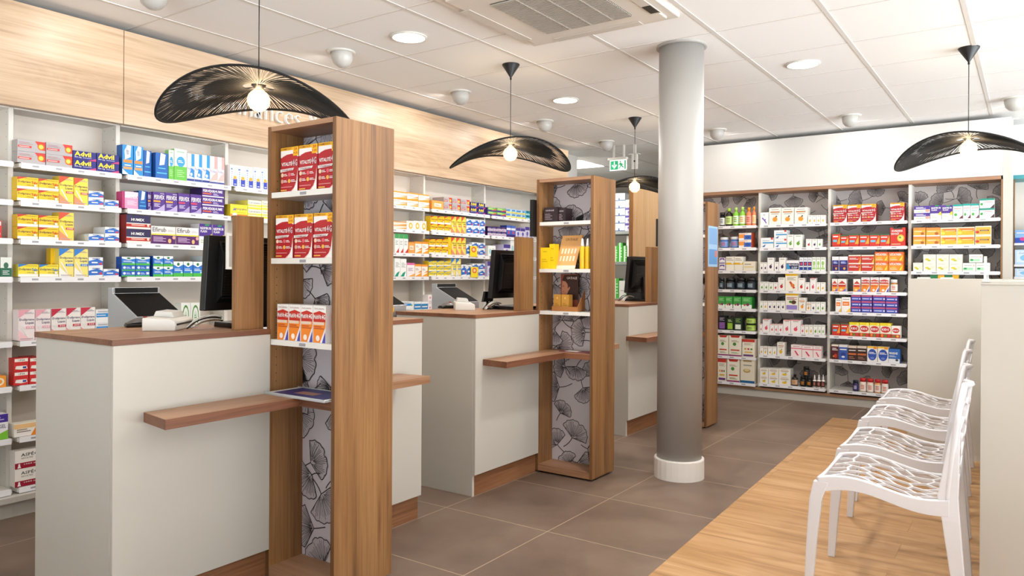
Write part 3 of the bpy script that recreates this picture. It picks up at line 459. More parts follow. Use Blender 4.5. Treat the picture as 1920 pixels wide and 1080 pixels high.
# ---------------------------------------------------------------- left wall shelving
LX=-4.145; SZ=[1.757,1.568,1.377,1.187,.867,.645,.388,.137]
stile=[1.10,1.645,2.18,2.87,3.50,4.13,4.755,5.605,6.44]
BAYN=['bay at the left edge','second wall bay','third wall bay','fourth wall bay','fifth wall bay','sixth wall bay','seventh wall bay','eighth wall bay','wall bay behind monitor','last wall bay']
for i in range(len(stile)-1):
    y0,y1=stile[i],stile[i+1]
    t=thing('shelving_unit',['white wall shelving bay cut by the left edge of the photo','white wall shelving bay holding yellow cartons above nearest counter','white wall shelving bay with violet cartons behind the nearest monitor','white wall shelving bay with yellow lozenge cartons left of nearest wooden tower','white wall shelving bay hidden behind the nearest wooden tower','white wall shelving bay with orange cartons right of nearest tower','white wall shelving bay with many yellow cartons behind second counter','white wall shelving bay with teal and violet cartons behind second monitor','white wall shelving bay hidden behind the second wooden tower'][i],'shelving',(-4.25,(y0+y1)/2,0),group='white shelving bays along the left wall')
    b=MB(); b.box(-4.392,y0+.011,.10,-4.362,y1-.0115,2.06); b.build('back_panel',mat('shelf_back_laminate','e0d6cb',.35),t)
    for yy in (y0,):
        b=MB(); b.box(-4.362,yy-.011,.06,-4.21,yy+.011,2.05)
        for zz in range(30):
            for xx in (-4.235,-4.335): b.box(xx-.002,yy-.0116,.2+zz*.0625,xx+.002,yy-.0108,.204+zz*.0625,1)
        b.build('upright',[SHELF,HOLEG],t)
    b=MB(); b.box(-4.362,y0+.011,2.03,-4.20,y1-.011,2.05); b.build('top_board',SHELF,t)
    b=MB(); b.box(-4.39,y0-.0108,0,-4.13,y1-.0112,.078); b.build('plinth',PANEL,t)
    b=MB(); b.box(-4.36,y0-.0108,.078,-4.10,y1-.0112,.105); b.build('base_board',PANEL,t)
    for z in SZ:
        b=MB(); b.box(-4.362,y0+.012,z-.024,-4.142,y1-.012,z-.004); s=b.build('shelf_board',SHELF,t)
        b=MB(); b.box(-4.1415,y0+.018,z-.029,-4.136,y1-.018,z-.0005)
        nt_=int((y1-y0)/.11)
        for q in range(nt_):
            yy=y0+.07+q*.11; b.box(-4.1365,yy,z-.018,-4.1355,yy+.03,z-.009,1)
        b.build('price_strip',[STRIP,mat('price_print','a8a6ac',.6)],s,bevel=.001)
FZ0,FZ1=2.036,2.556
ft=thing('wall_fascia','pale oak fascia running above the left wall shelving','fascia',(-4.18,3.8,FZ0))
for nm,y0,y1 in (('a',1.09,2.178),('b',2.182,7.03)):
    b=MB(); b.box(-4.205,y0,FZ0,-4.15,y1,FZ1)
    b.build('fascia_panel',W_F,ft,bevel=.0015)
b=MB(); b.box(-4.36,1.09,2.062,-4.206,7.02,2.075); b.build('soffit_board',SHELF,ft)
# fascia lettering
def str_w(q):
    return text_mesh(q,4)[2][1] if q.strip() else 0
lt=thing('wall_lettering','white raised lettering on the pale oak fascia behind nearest pendant lamp','sign',(-4.148,2.443,2.212))
txt='Ordonnances & conseils'; full=str_w('Ordonnances & c'); sx=(3.665-2.443)/full; LM=mat('white_sign_acrylic','f2f0ec',.3)
for i_,c_ in enumerate(txt):
    if c_==' ': continue
    vs_,fs_,bb=text_mesh(c_,4,.04,-.026); x_end=str_w(txt[:i_+1]); off=x_end-bb[1]
    m_=MB(); m_.add([(-4.136+v[2]*.3,2.443+(v[0]+off)*sx,2.212+v[1]*.178) for v in vs_],fs_); m_.build('letter',LM,lt)
# cartons on the left wall
L_='L'
SN=['top shelf','second shelf','third shelf','fourth shelf','fifth shelf','sixth shelf','seventh shelf','bottom shelf']
B0,B1,B2,B3,B4,B5,B6='leftmost bay','second bay','third bay','fourth bay','orange-carton bay','yellow-carton bay','violet-carton bay'
def LR(i,bay,items,depth=.13): shelf_row('L',SZ[i],SN[i],bay,items,LX,depth)
LR(2,B0,[('redw',-30,3,412)]); LR(3,B0,[('dgrn',-20,0,482),('dgrn',0.5,22,482)]); LR(5,B0,[('orr',-30,13,708)]); LR(6,B0,[('prgr',-22,17,780)])
LR(0,B1,[('nuro',31,84,260,1,2),('nuro',85,134.5,266,1,2),('advil',135.5,179,281,1,2),('advil',180,222,286,1,2)])
LR(1,B1,[('tab1',31,71,330,1,2),('tab1',71.5,109.5,334,1,2),('liq1',110,137,329.4),('liq1',138,164,332.5),('blu1',165,193.5,357,1,2),('blu1',196,222,374)])
LR(2,B1,[('tab1',32,71,400.7,1,2),('tab1',72,109.5,403,1,2),('liq1',110,138,397.5),('blu1',166,195,438),('blu1',196.5,223,425,1,2)])
LR(3,B1,[('tab2',34,72,495),('tab2',73.6,109.6,495.5),('yel',94.6,110,465,1,1,.05),('liq2',110.5,138,466),('liq2',139,165,466.5),('blu1',166,193,482,1,2),('blu1',194,223,504)])
LR(4,B1,[('liq3',35,66,581),('liq3',67,95.5,580.5),('liq4',97,124.5,579),('liq4',125,151.5,577.5),('liq4',152,179,576.5),('wblu',180,217,581,1,2)])
LR(5,B1,[('redw',27,55,672,1,2),('redw',56,84,671,1,2)]); LR(6,B1,[('orgb',28,90,795.5)]); LR(7,B1,[('aspe',30,86,846.7,1,2)])
LR(0,B2,[('rhin',228,248.5,270),('rhin',249.5,267.5,273),('rhin2',268,283,281,1,1,.03),('rhin2',290.5,314,285),('mari',315,325,280),('mari',325.5,349,278),('pranb',349.5,363,287),('pranb',363.5,377.5,288.5),('pranb',378,392,290),('pranp',392.5,406,292),('pranp',406.5,419.5,294)])
LR(1,B2,[('pinktube',228,258.5,358),('rhin2',259,274.5,357,1,1,.03),('ferv',276,285,359,1,1,.02),('ferv',286,308.5,359),('ferv',309,332,360.5),('ferv2',333,355,361.7),('ferv2',356,377,363.5),('frhu',378,419,351,1,3)])
LR(2,B2,[('humex',236,281.7,401.7,1,2),('efi',283,328.5,423),('efi',329.5,372,425.6),('resp',373,397,419),('resp',398,420,421)])
LR(3,B2,[('vicks',228,254,497,1,2),('vicks',254.5,281,497,1,2),('vick',287,306,479.5,1,2),('vick',306.5,324.5,480,1,2),('vick',325,343.5,490),('vick',344,361.5,490),('vick',362,379.5,490.5),('grnw',380,398,480,1,2)])
zz=P(228,497,X=LX)[2]-SZ[3]
LR(3,'third bay',[('vick',228,254,481,1,1,0,zz),('vick',254.5,281,481,1,1,0,zz)])
LR(4,B2,[('magn',340,357.5,567.7),('magn',358,376,567.7)])
LR(0,B3,[('maxi',430,443.5,308),('maxi',444,458.5,310),('maxi',459,473.3,312),('maxi',474,486.7,313.5),('maxi',487.5,500,315)])
LR(1,B3,[('lyso',431,463.5,382),('lyso2',464,489.5,374.5,1,2),('lyso2',490,515,376,1,2)])
LR(0,B4,[('owht',735,762,357,1,2),('owht',762.5,783.5,360,1,2),('owht',784,804,363,1,2)])
LR(1,B4,[('owht',735,761.5,414.5,1,2),('oring',762,774.5,413.5),('oring',775,787,413.5),('oring',787.5,799,414)])
LR(2,B4,[('grt',740,747.8,437.5),('grt',748.2,756,438),('grt',756.5,765,438.5),('ort',765.5,777.5,454),('owht',778,790.5,452.5),('owht',791,803,453)])
LR(3,B4,[('tlt',740,750.5,484),('tlt',751,762,485),('pkt',763,777.5,492.5),('owht',778,790,495),('owht',790.5,802,495.5)])
LR(4,B4,[('wblu',752,776,566,1,2),('bwide',777,790,566),('bwide',790.5,803,566)])
LR(0,B5,[('ort',809,831,375,1,1),('nuro',831.5,846,369,1,2),('nuro',847,862,371,1,2),('nuro',863,880,373,1,2),('advil',881,895.5,378,1,2),('advil',896,909,380,1,2)])
LR(1,B5,[('tab1',807,819.5,404.5,1,2),('tab1',820,832.5,405,1,2),('tab1',833,845,405.5,1,2),('liq1',845.5,854.7,405.5),('liq1',855,864.5,406),('liq1',865,873,406.5),('blu1',874,886,410,1,2),('blu1',886.7,898.5,411,1,2),('blu1',899.3,909,412,1,2)])
LR(2,B5,[('tab1',804,815.5,448,1,2),('tab1',816,828,448,1,2),('tab1',828.5,839.5,448,1,2),('yel',840,845.5,444.5),('liq1',846,855,445),('liq1',855.5,864.3,445.5),('liq1',864.7,873,446),('blu1',874,884,458),('blu1',885,897,454,1,2),('blu1',897.5,909,455,1,2)])
LR(3,B5,[('tab2',804,818.5,489,1,3),('tab2',819,832,489,1,3),('tab2',832.5,845.5,489,1,3),('liq2',846,854.7,485),('liq2',855,864,485),('blu1',865,874.7,496),('blu1',875.2,884.5,497),('blu1',886,897.5,494,1,2),('blu1',898,909,494,1,2)])
LR(4,B5,[('pnkw',803,816,553,1,2),('pnkw',816.5,831,553,1,2),('blu1',836,852,565)])
LR(0,B6,[('bteal',914,930,388,1,2),('bteal',930.5,948,389.5,1,2),('bly',948.5,959,390.5,1,2),('bly',959.5,967.5,391.5,1,2),('bly',968,978.7,393,1,2),('bly',979,985,394,1,2),('teal',985.6,992.5,395,1,2),('teal',993,999.5,396,1,2)])
LR(1,B6,[('dpur',914,921.5,424,1,2),('dpur',922,930.5,424.5,1,2),('dpur',931,939.5,425,1,2),('dpur',940,949,425.5,1,2),('bpur',949.5,957.5,422),('bpur',958,966,423),('lavx',967,975.3,427),('lavx',975.8,984,428),('lavx',984.5,992,425),('lavx',992.5,999.5,426)])
LR(2,B6,[('wht',915,929,460),('lavx',944,956.5,458),('wht',957,969.5,448.5)]); LR(3,B6,[('lavx',914,923,490)])
# hanging promotion tags on the sixth wall bay
for nm,x0,x1,y0,y1,lb in (('a',883,896.5,461,479,'round-printed yellow promotion tag on the third shelf, seventh wall bay'),('b',885,898,500.5,518,'round-printed yellow promotion tag on the fourth shelf, seventh wall bay')):
    a=P(x0,500,X=-4.12)[1]; c=P(x1,500,X=-4.12)[1]; z1=P(x0,y0,X=-4.12)[2]; z0=P(x0,y1,X=-4.12)[2]-.01
    o=bpy.data.objects.new('promotion_tag',carton_mesh('promotion_tag','f0d62c','f4dc30',[('c',.5,.66,.32,.26,'e0502c'),('c',.5,.66,.2,.16,'f6c8a0')])); C.objects.link(o)
    o.location=(-4.1345+.004,(a+c)/2,z0); o.rotation_euler=(0,0,PI/2); o.scale=(c-a,.003,z1-z0); tag(o,lb,'shelf tag','yellow promotion tags')
# ---------------------------------------------------------------- end wall unit
EY=7.53; ES=[-2.93,-2.236,-1.581,-.902,-.206]
EZ=[1.712,1.485,1.259,1.068,.877,.655,.43,.147]; EZ1=[1.712,1.49,1.259,1.068,.878,.655,.395,.134]
EN=['shelving bay with bottles and jars right of the white pillar','shelving bay full of white cartons, second from pillar','shelving bay with red and orange cartons above the nearest chairs','shelving bay with teal and amber cartons above the low cream partition']
for i in range(4):
    x0,x1=ES[i],ES[i+1]; zs=EZ1 if i==0 else EZ
    t=thing('shelving_unit','end wall '+EN[i],'shelving',((x0+x1)/2,7.65,0),group='leaf-papered shelving bays on the end wall')
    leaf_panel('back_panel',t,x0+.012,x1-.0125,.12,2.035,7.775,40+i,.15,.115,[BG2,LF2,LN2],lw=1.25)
    for xx in (x0,):
        b=MB(); b.box(xx-.012,7.545,.1,xx+.012,7.78,2.035); b.build('upright',SHELF,t)
    for z in zs:
        b=MB(); b.box(x0+.013,7.49,z-.024,x1-.013,7.77,z-.004); s=b.build('shelf_board',SHELF,t)
        b=MB(); b.box(x0+.018,7.484,z-.03,x1-.018,7.489,z-.0005)
        for q in range(int((x1-x0)/.12)): b.box(x0+.06+q*.12,7.4832,z-.02,x0+.1+q*.12,7.4842,z-.009,1)
        b.build('price_strip',[STRIP,mat('price_print','a8a6ac',.6)],s,bevel=.001)
t=thing('wall_fascia','plain white fascia board above the end wall shelving','fascia',(-1.6,7.6,2.068))
b=MB(); b.box(-2.96,7.528,2.068,-.206,7.82,2.555); b.build('fascia_panel',mat('white_fascia','d6d3ce',.35),t)
b=MB(); b.box(-2.96,7.53,2.037,-.218,7.80,2.0665); b.build('oak_rail',W_X,t,bevel=.001)
t=thing('side_cheek','cream side cheek with oak edge closing the end shelving on the right','side panel',(-.19,7.65,0))
b=MB(); b.box(-.2185,7.53,.1,-.207,7.80,2.036); b.build('oak_edge',W_V,t,bevel=.001)
b=MB(); b.box(-.205,7.53,0,-.145,7.82,2.555); b.build('side_panel',PANEL,t)
t=thing('plinth_board','cream plinth with oak strip under the end wall shelving','plinth',(-1.6,7.65,0))
b=MB(); b.box(-2.96,7.515,.076,-.219,7.80,.099); b.build('oak_strip',W_X,t,bevel=.001)
b=MB(); b.box(-2.96,7.535,0,-.219,7.80,.075); b.build('base_board',PANEL,t)
b=MB(); b.box(-2.975,7.53,0,-2.961,7.82,2.555); o=b.build('side_cheek',PANEL); tag(o,'cream side cheek of the end shelving hidden behind the pillar','side panel'); centre_origin(o)
def ER(i,k,items,depth=.12): shelf_row('E',(EZ1 if k==0 else EZ)[i],SN[i],['bay beside pillar','cream-carton end bay','red-carton end bay','rightmost end bay'][k],items,7.492,depth)
# bottles, jars
def bottle(kind,x0,x1,yt,z,lb,body,cap,front=7.50,wallY=True,cat='bottle',shape='bottle',labelc=None,grp=None,thingname=None):
    a=P(x0,500,Y=front)[0]; c=P(x1,500,Y=front)[0]; r=(c-a)/2-.0006; yc=front+r; h=P(x0,yt,Y=front)[2]-z; cx=(a+c)/2
    t=thing(thingname or ('supplement_jar' if shape=='jar' else 'supplement_bottle'),lb,cat,(cx,yc,z),group=grp)
    m=MB()
    if shape=='jar': hb=h*.74; m.lathe([(r*.9,0),(r,.004),(r,hb*.93),(r*.88,hb)],0,0,20); cr=r*.92; c0=hb
    elif shape=='pump': hb=h*.62; m.lathe([(r*.9,0),(r,.004),(r,hb*.9),(r*.5,hb)],0,0,20); cr=r*.45; c0=hb
    else: hb=h*.82; m.lathe([(r*.9,0),(r,.005),(r,hb*.76),(r*.9,hb*.84),(r*.42,hb*.93),(r*.4,hb)],0,0,20); cr=r*.5; c0=hb
    m.build('body',mat('bottle_'+body,body,.25),t,local=True)
    m=MB(); m.lathe([(cr,c0),(cr,h-.003),(cr*.92,h)] if shape!='pump' else [(cr,c0),(cr,c0+h*.12),(cr*.5,h*.97),(cr*.4,h)],0,0,18); m.build('cap',mat('cap_'+cap,cap,.35),t,local=True)
    if labelc:
        m=MB(); l0,l1=hb*.12,hb*(.66 if shape=='bottle' else .82)
        n=20; vs=[]
        for zz in (l0,l1):
            for i in range(n): an=2*PI*i/n; vs.append(((r+.0006)*math.cos(an),(r+.0006)*math.sin(an),zz))
        m.add(vs,[(i,(i+1)%n,n+(i+1)%n,n+i) for i in range(n)],0,True)
        for q in range(3): 
            z0=l0+(l1-l0)*(.25+.22*q); vv=[]
            for zz in (z0,z0+(l1-l0)*.1):
                for i in range(5): an=-PI/2-.5+i*.25; vv.append(((r+.0011)*math.cos(an),(r+.0011)*math.sin(an),zz))
            m.add(vv,[(i,i+1,6+i,5+i) for i in range(4)],1)
        m.build('label_band',[card(labelc[0]),card(labelc[1])],t,local=True)
    return t
Z=EZ1
bottle('',1347.5,1357.3,398.5,Z[0],'short black jar leftmost on top shelf, bay beside pillar','16161a','101012',shape='jar',labelc=('d8d8d8','222222'),cat='jar')
bottle('',1358,1371,390.5,Z[0],'dark bottle with lime cap on top shelf beside pillar','2a2418','a8d048',labelc=('c8dc8c','5a7a2a'))
bottle('',1372,1383.6,389,Z[0],'lime green bottle, left of the two, top shelf beside pillar','8ccc3c','b4d86c',labelc=('dcecc8','5a9a2a'),grp='lime bottles')
bottle('',1384,1396,388,Z[0],'lime green bottle, right of the two, top shelf beside pillar','8ccc3c','b4d86c',labelc=('dcecc8','e8902c'),grp='lime bottles')
bottle('',1396.5,1408,389,Z[0],'orange-capped coral bottle, left of the pair, top shelf beside pillar','f08a5c','f09a20',labelc=('f4a898','c8402f'),grp='orange capped bottles')
bottle('',1408.5,1416,387.5,Z[0],'orange-capped coral bottle, right of the pair, top shelf beside pillar','f08a5c','f09a20',labelc=('f4d0a8','f0a020'),grp='orange capped bottles')
bottle('',1347.5,1363.6,445,Z[1],'blue and white jar, left one on second shelf beside pillar','3a66b0','e8ecf2',shape='jar',cat='jar',labelc=('7a9cd0','c84a5a'),grp='blue jars')
bottle('',1367,1384,444,Z[1],'blue and white jar, right one on second shelf beside pillar','3a66b0','e8ecf2',shape='jar',cat='jar',labelc=('7a9cd0','c84a5a'),grp='blue jars')
ER(1,0,[('orbl',1385,1408.5,437,1,2)])
ER(2,0,[('pur2',1348.5,1359.5,483,1,2),('ywh',1361,1376.7,481),('ywh',1377.2,1393,481),('cbei',1393.5,1416,490)])
for i,(a,c) in enumerate(((1347,1357),(1358,1377),(1378,1396.5),(1397.3,1415.5))):
    bottle('',a,c,521,Z[3],f'black protein jar, {ORD[i]} from left, fourth shelf beside pillar','141417','1c1c20',shape='jar',cat='jar',labelc=('26303a','b8ccd8'),grp='black protein jars')
ER(4,0,[('grn',1347,1359.5,555.5),('grn',1360,1374,555.7),('grn',1375,1390,556),('grn',1391,1410,556.3)])
ER(5,0,[('blkp',1347,1362,592),('blkg',1363,1376,596.7),('blkw',1377,1392,594.5)])
h=(P(1397,593,Y=7.5)[2]-Z[5])/2
for j in range(2): bottle('',1397,1415,593+(1-j)*12.5,Z[5]+j*(h+.0),f'squat lime jar with black lid, {["lower","upper"][j]} of the stack, sixth shelf','8cb83c','1c241a',shape='jar',cat='jar',labelc=('b4d068','4a6a2a'),grp='lime jars')
ER(6,0,[('teaw',1347,1366.5,628),('teaw',1367.5,1391,628.5),('tear',1392.5,1416,635.5)])
ER(7,0,[('tear',1347,1363,672),('teaw',1364.5,1388,673),('pouch',1389.5,1416,673)])
ER(0,1,[('c4',1425,1440.5,398.6),('c2',1441.2,1464,390),('c2',1464.6,1488,389.7),('c2',1489,1513,389.3),('c3',1514,1522.3,403.5),('c3',1522.6,1530,403.5),('c3',1530.4,1538,403.3),('c3',1538.4,1547,403.2)])
ER(1,1,[('oem',1426,1450,446),('oem',1451,1475,432,1,2),('c7',1475.6,1488,440),('c7',1488.5,1504,440),('c6',1511,1521.5,448),('c5',1522,1532,448),('c7',1532.5,1541,448)])
ER(2,1,[('c5',1425,1431.4,491.7),('c5',1431.8,1438.3,491.7),('c5',1438.8,1451,483),('c5',1452,1460,491),('c5',1460.5,1473,483),('lrel',1474,1498,488),('bwh',1498.6,1506,482.6),('bwh',1506.5,1514,482.6),('bwh',1514.5,1522,482.6),('gwh',1522.5,1530,482),('gwh',1530.5,1538,482),('gwh',1538.5,1547,482)])
ER(3,1,[('c7',1425,1432.7,528),('c7',1433,1441,528),('c7',1441.6,1450,529),('c6',1450.4,1458.6,529),('c6',1459,1472,520),('big',1472.5,1496,511),('c6',1496.6,1509,521),('c6',1509.6,1518,529),('c8',1519,1530,521),('c3',1530.5,1538.5,529),('c3',1539,1547,529)])
ER(4,1,[('c7',1425,1431.5,564),('c3',1431.8,1439.5,564),('c5',1440,1448,564),('c5',1448.3,1456,564),('c5',1456.5,1464,564),('c5',1464.4,1472.5,564),('bigv',1473,1497,550),('c2',1498,1511,558),('c2',1512,1520.6,566),('c5',1521,1530,566),('c7',1530.5,1538.5,566),('c7',1539,1547,566)])
ER(5,1,[('c8',1425,1430.2,606.7),('c8',1430.7,1444,598),('c8',1444.5,1452,607),('c8',1452.4,1459.5,607),('c8',1460,1468.5,607),('c8',1469,1483,599.5),('c8',1483.5,1501.5,599.5),('c8',1502,1509,609),('c3',1509.4,1517,609),('c3',1517.4,1525,609),('c7',1525.5,1534,609),('c7',1534.4,1540.5,609),('c7',1541,1547,609)])
ER(6,1,[('c3',1426,1432,649),('c1',1432.5,1440,649),('c3',1441,1448.7,650),('c3',1449.2,1457,650),('c1',1458,1472,641.5),('c9',1484,1504,646),('c9',1504.5,1525,648),('c9',1525.5,1541,649)])
ER(7,1,[('c1',1426,1441.5,690,1,2),('c1',1442,1461,690.5,1,2),('c1',1461.6,1483,691,1,2)])
Z=EZ
bottle('',1484.5,1496,702,Z[7],'tall dark bottle beside lemon cartons, bottom shelf, second end bay','241a16','151112',labelc=('c9a890','e0902c'))
bottle('',1500,1511.5,706,Z[7],'black jar, left of three, bottom shelf, second end bay','141414','0e0e10',shape='jar',cat='jar',labelc=('201c1a','f0982c'),grp='black jars')
bottle('',1512,1523.5,706.5,Z[7],'black jar, right of three, bottom shelf, second end bay','141414','0e0e10',shape='jar',cat='jar',labelc=('201c1a','f0982c'),grp='black jars')
hh=P(1500,706,Y=7.5)[2]-Z[7]
t_=bottle('',1506,1517.5,706,Z[7],'black jar stacked on top of two others, bottom shelf, second end bay','141414','0e0e10',shape='jar',cat='jar',labelc=('201c1a','f0982c'),grp='black jars'); t_.location.z+=hh
for i,(a,c) in enumerate(((1524.3,1531.5),(1532,1540),(1540.5,1547.5))): bottle('',a,c,703,Z[7],f'small white pump bottle, {ORD[i]} of three, bottom shelf, second end bay','e8e2da','f0ede8',shape='pump',labelc=('3a1a14','e09080'),grp='white pump bottles')
ER(0,2,[('vit',1561.6,1587.6,384.8),('vit',1588.2,1613.8,384.4),('vit',1614.3,1642,383),('vit',1668.5,1695,380.7)])
ER(1,2,[('rboo',1560,1575,436.7),('rboo',1575.5,1590.5,441),('rboo',1591,1610,439),('rboo',1611,1629.4,439),('rboo',1630,1649,439),('rboo',1649.5,1668,439),('rbig',1668.8,1697,427)])
ER(2,2,[('navv',1560,1573,481),('navv',1573.4,1589.7,481),('redg',1590.5,1614,478,1,2),('redg',1614.5,1639,478,1,2),('ovit',1640,1665.4,472.4,1,2),('ovit',1666,1693.5,472.4,1,2)])
ER(3,2,[('mvs',1560,1570.5,522.7),('mvs',1571,1587,522.7),('mvs',1600,1613.5,523),('mvit',1615,1631,520),('mvit',1632,1648,520),('mvit',1649,1667,520)])
bottle('',1669,1682.5,524,Z[3],'white-capped multivitamin bottle, fourth shelf, third end bay','b8783a','eeeae6',shape='jar',labelc=('f0e6da','c8402f'))
ER(4,2,[('worg',1567,1578,559),('worg',1578.5,1595.3,557),('purs',1596,1614.5,553,1,3),('purs',1615,1635.6,553,1,3),('purs',1636.7,1660.5,553,1,3),('purs',1661,1683,554,1,3)])
ER(5,2,[('rboo',1561,1576,605.6),('rboo',1577,1592.5,605.6),('kids',1593,1611.6,604),('kids',1612,1630.5,604.5),('kids',1631,1650,605),('kids',1650.5,1671.6,605.5),('kid2',1672,1689,610.7)])
ER(6,2,[('marn',1560,1573,645.6),('bcap',1574,1590,646),('brwn',1590.7,1607.3,648),('brwn',1608,1626,648.5),('byel',1627,1646,649),('byel',1646.7,1666.7,650),('bman',1667,1688,654)])
bottle('',1599,1610.4,713,Z[7],'navy supplement jar on bottom shelf above the chairs','2a2450','20243a',shape='jar',cat='jar',labelc=('3a2f6a','d8d4ec'))
for i,(a,c) in enumerate(((1612,1625),(1625.7,1639),(1640,1652.4),(1653,1666.5))): bottle('',a,c,709+i*1.2,Z[7],f'red-capped supplement jar, {ORD[i]} of four, bottom shelf above chairs','f0dccc' if i!=2 else 'f0b070','cc2a2c',shape='jar',cat='jar',labelc=('f2e6dc','d8503c'),grp='red capped jars')
ER(0,3,[('pw',1713,1743,387,1,2),('resp',1743.7,1764.5,385),('resp',1765,1785.4,385),('twh',1786,1804.6,383.5),('twh',1805,1819,382),('twh',1819.5,1835,382),('twf',1836,1864,372.6,1,2)])
ER(1,3,[('omie',1712,1735,427,1,2),('omie',1736,1762.4,427,1,2),('ocur',1763,1793.7,427,1,2),('ocur',1794,1827,426,1,2),('oche',1828,1858,424,1,2)])
zz=P(1731,492.5,Y=7.492)[2]-EZ[2]
ER(2,3,[('cinf',1712,1730,492.5),('cinf',1731,1755,477,1,2),('cinf',1755.6,1779,477,1,2),('cinf',1779.5,1804.5,477,1,2),('cgrn',1805,1829.5,493),('cgrn',1830,1856,493)])
ER(2,3,[('cgrn',1817,1842,477,1,1,0,zz)])
ER(3,3,[('dgy',1744,1771,515.5),('dgy',1771.5,1798,515.5)])
# ---------------------------------------------------------------- pillar
t=thing('pillar','round white painted pillar standing on the brown tile floor','pillar',(-1.72,4.31,0)); 
px_,py_=-1.745,4.29
t.location=(px_,py_,0)
b=MB(); b.lathe([(.133,.10),(.133,CEIL)],px_,py_,48); b.build('shaft',PILM,t)
b=MB(); b.lathe([(.149,0),(.149,.112),(.146,.118),(.133,.118)],px_,py_,26,sm=False); b.build('skirting_ring',mat('white_skirting','e6e2dc',.35),t)
b=MB(); b.lathe([(.133,CEIL-.012),(.15,CEIL-.012),(.15,CEIL)],px_,py_,48,cap=False); b.build('ceiling_collar',PILM,t)
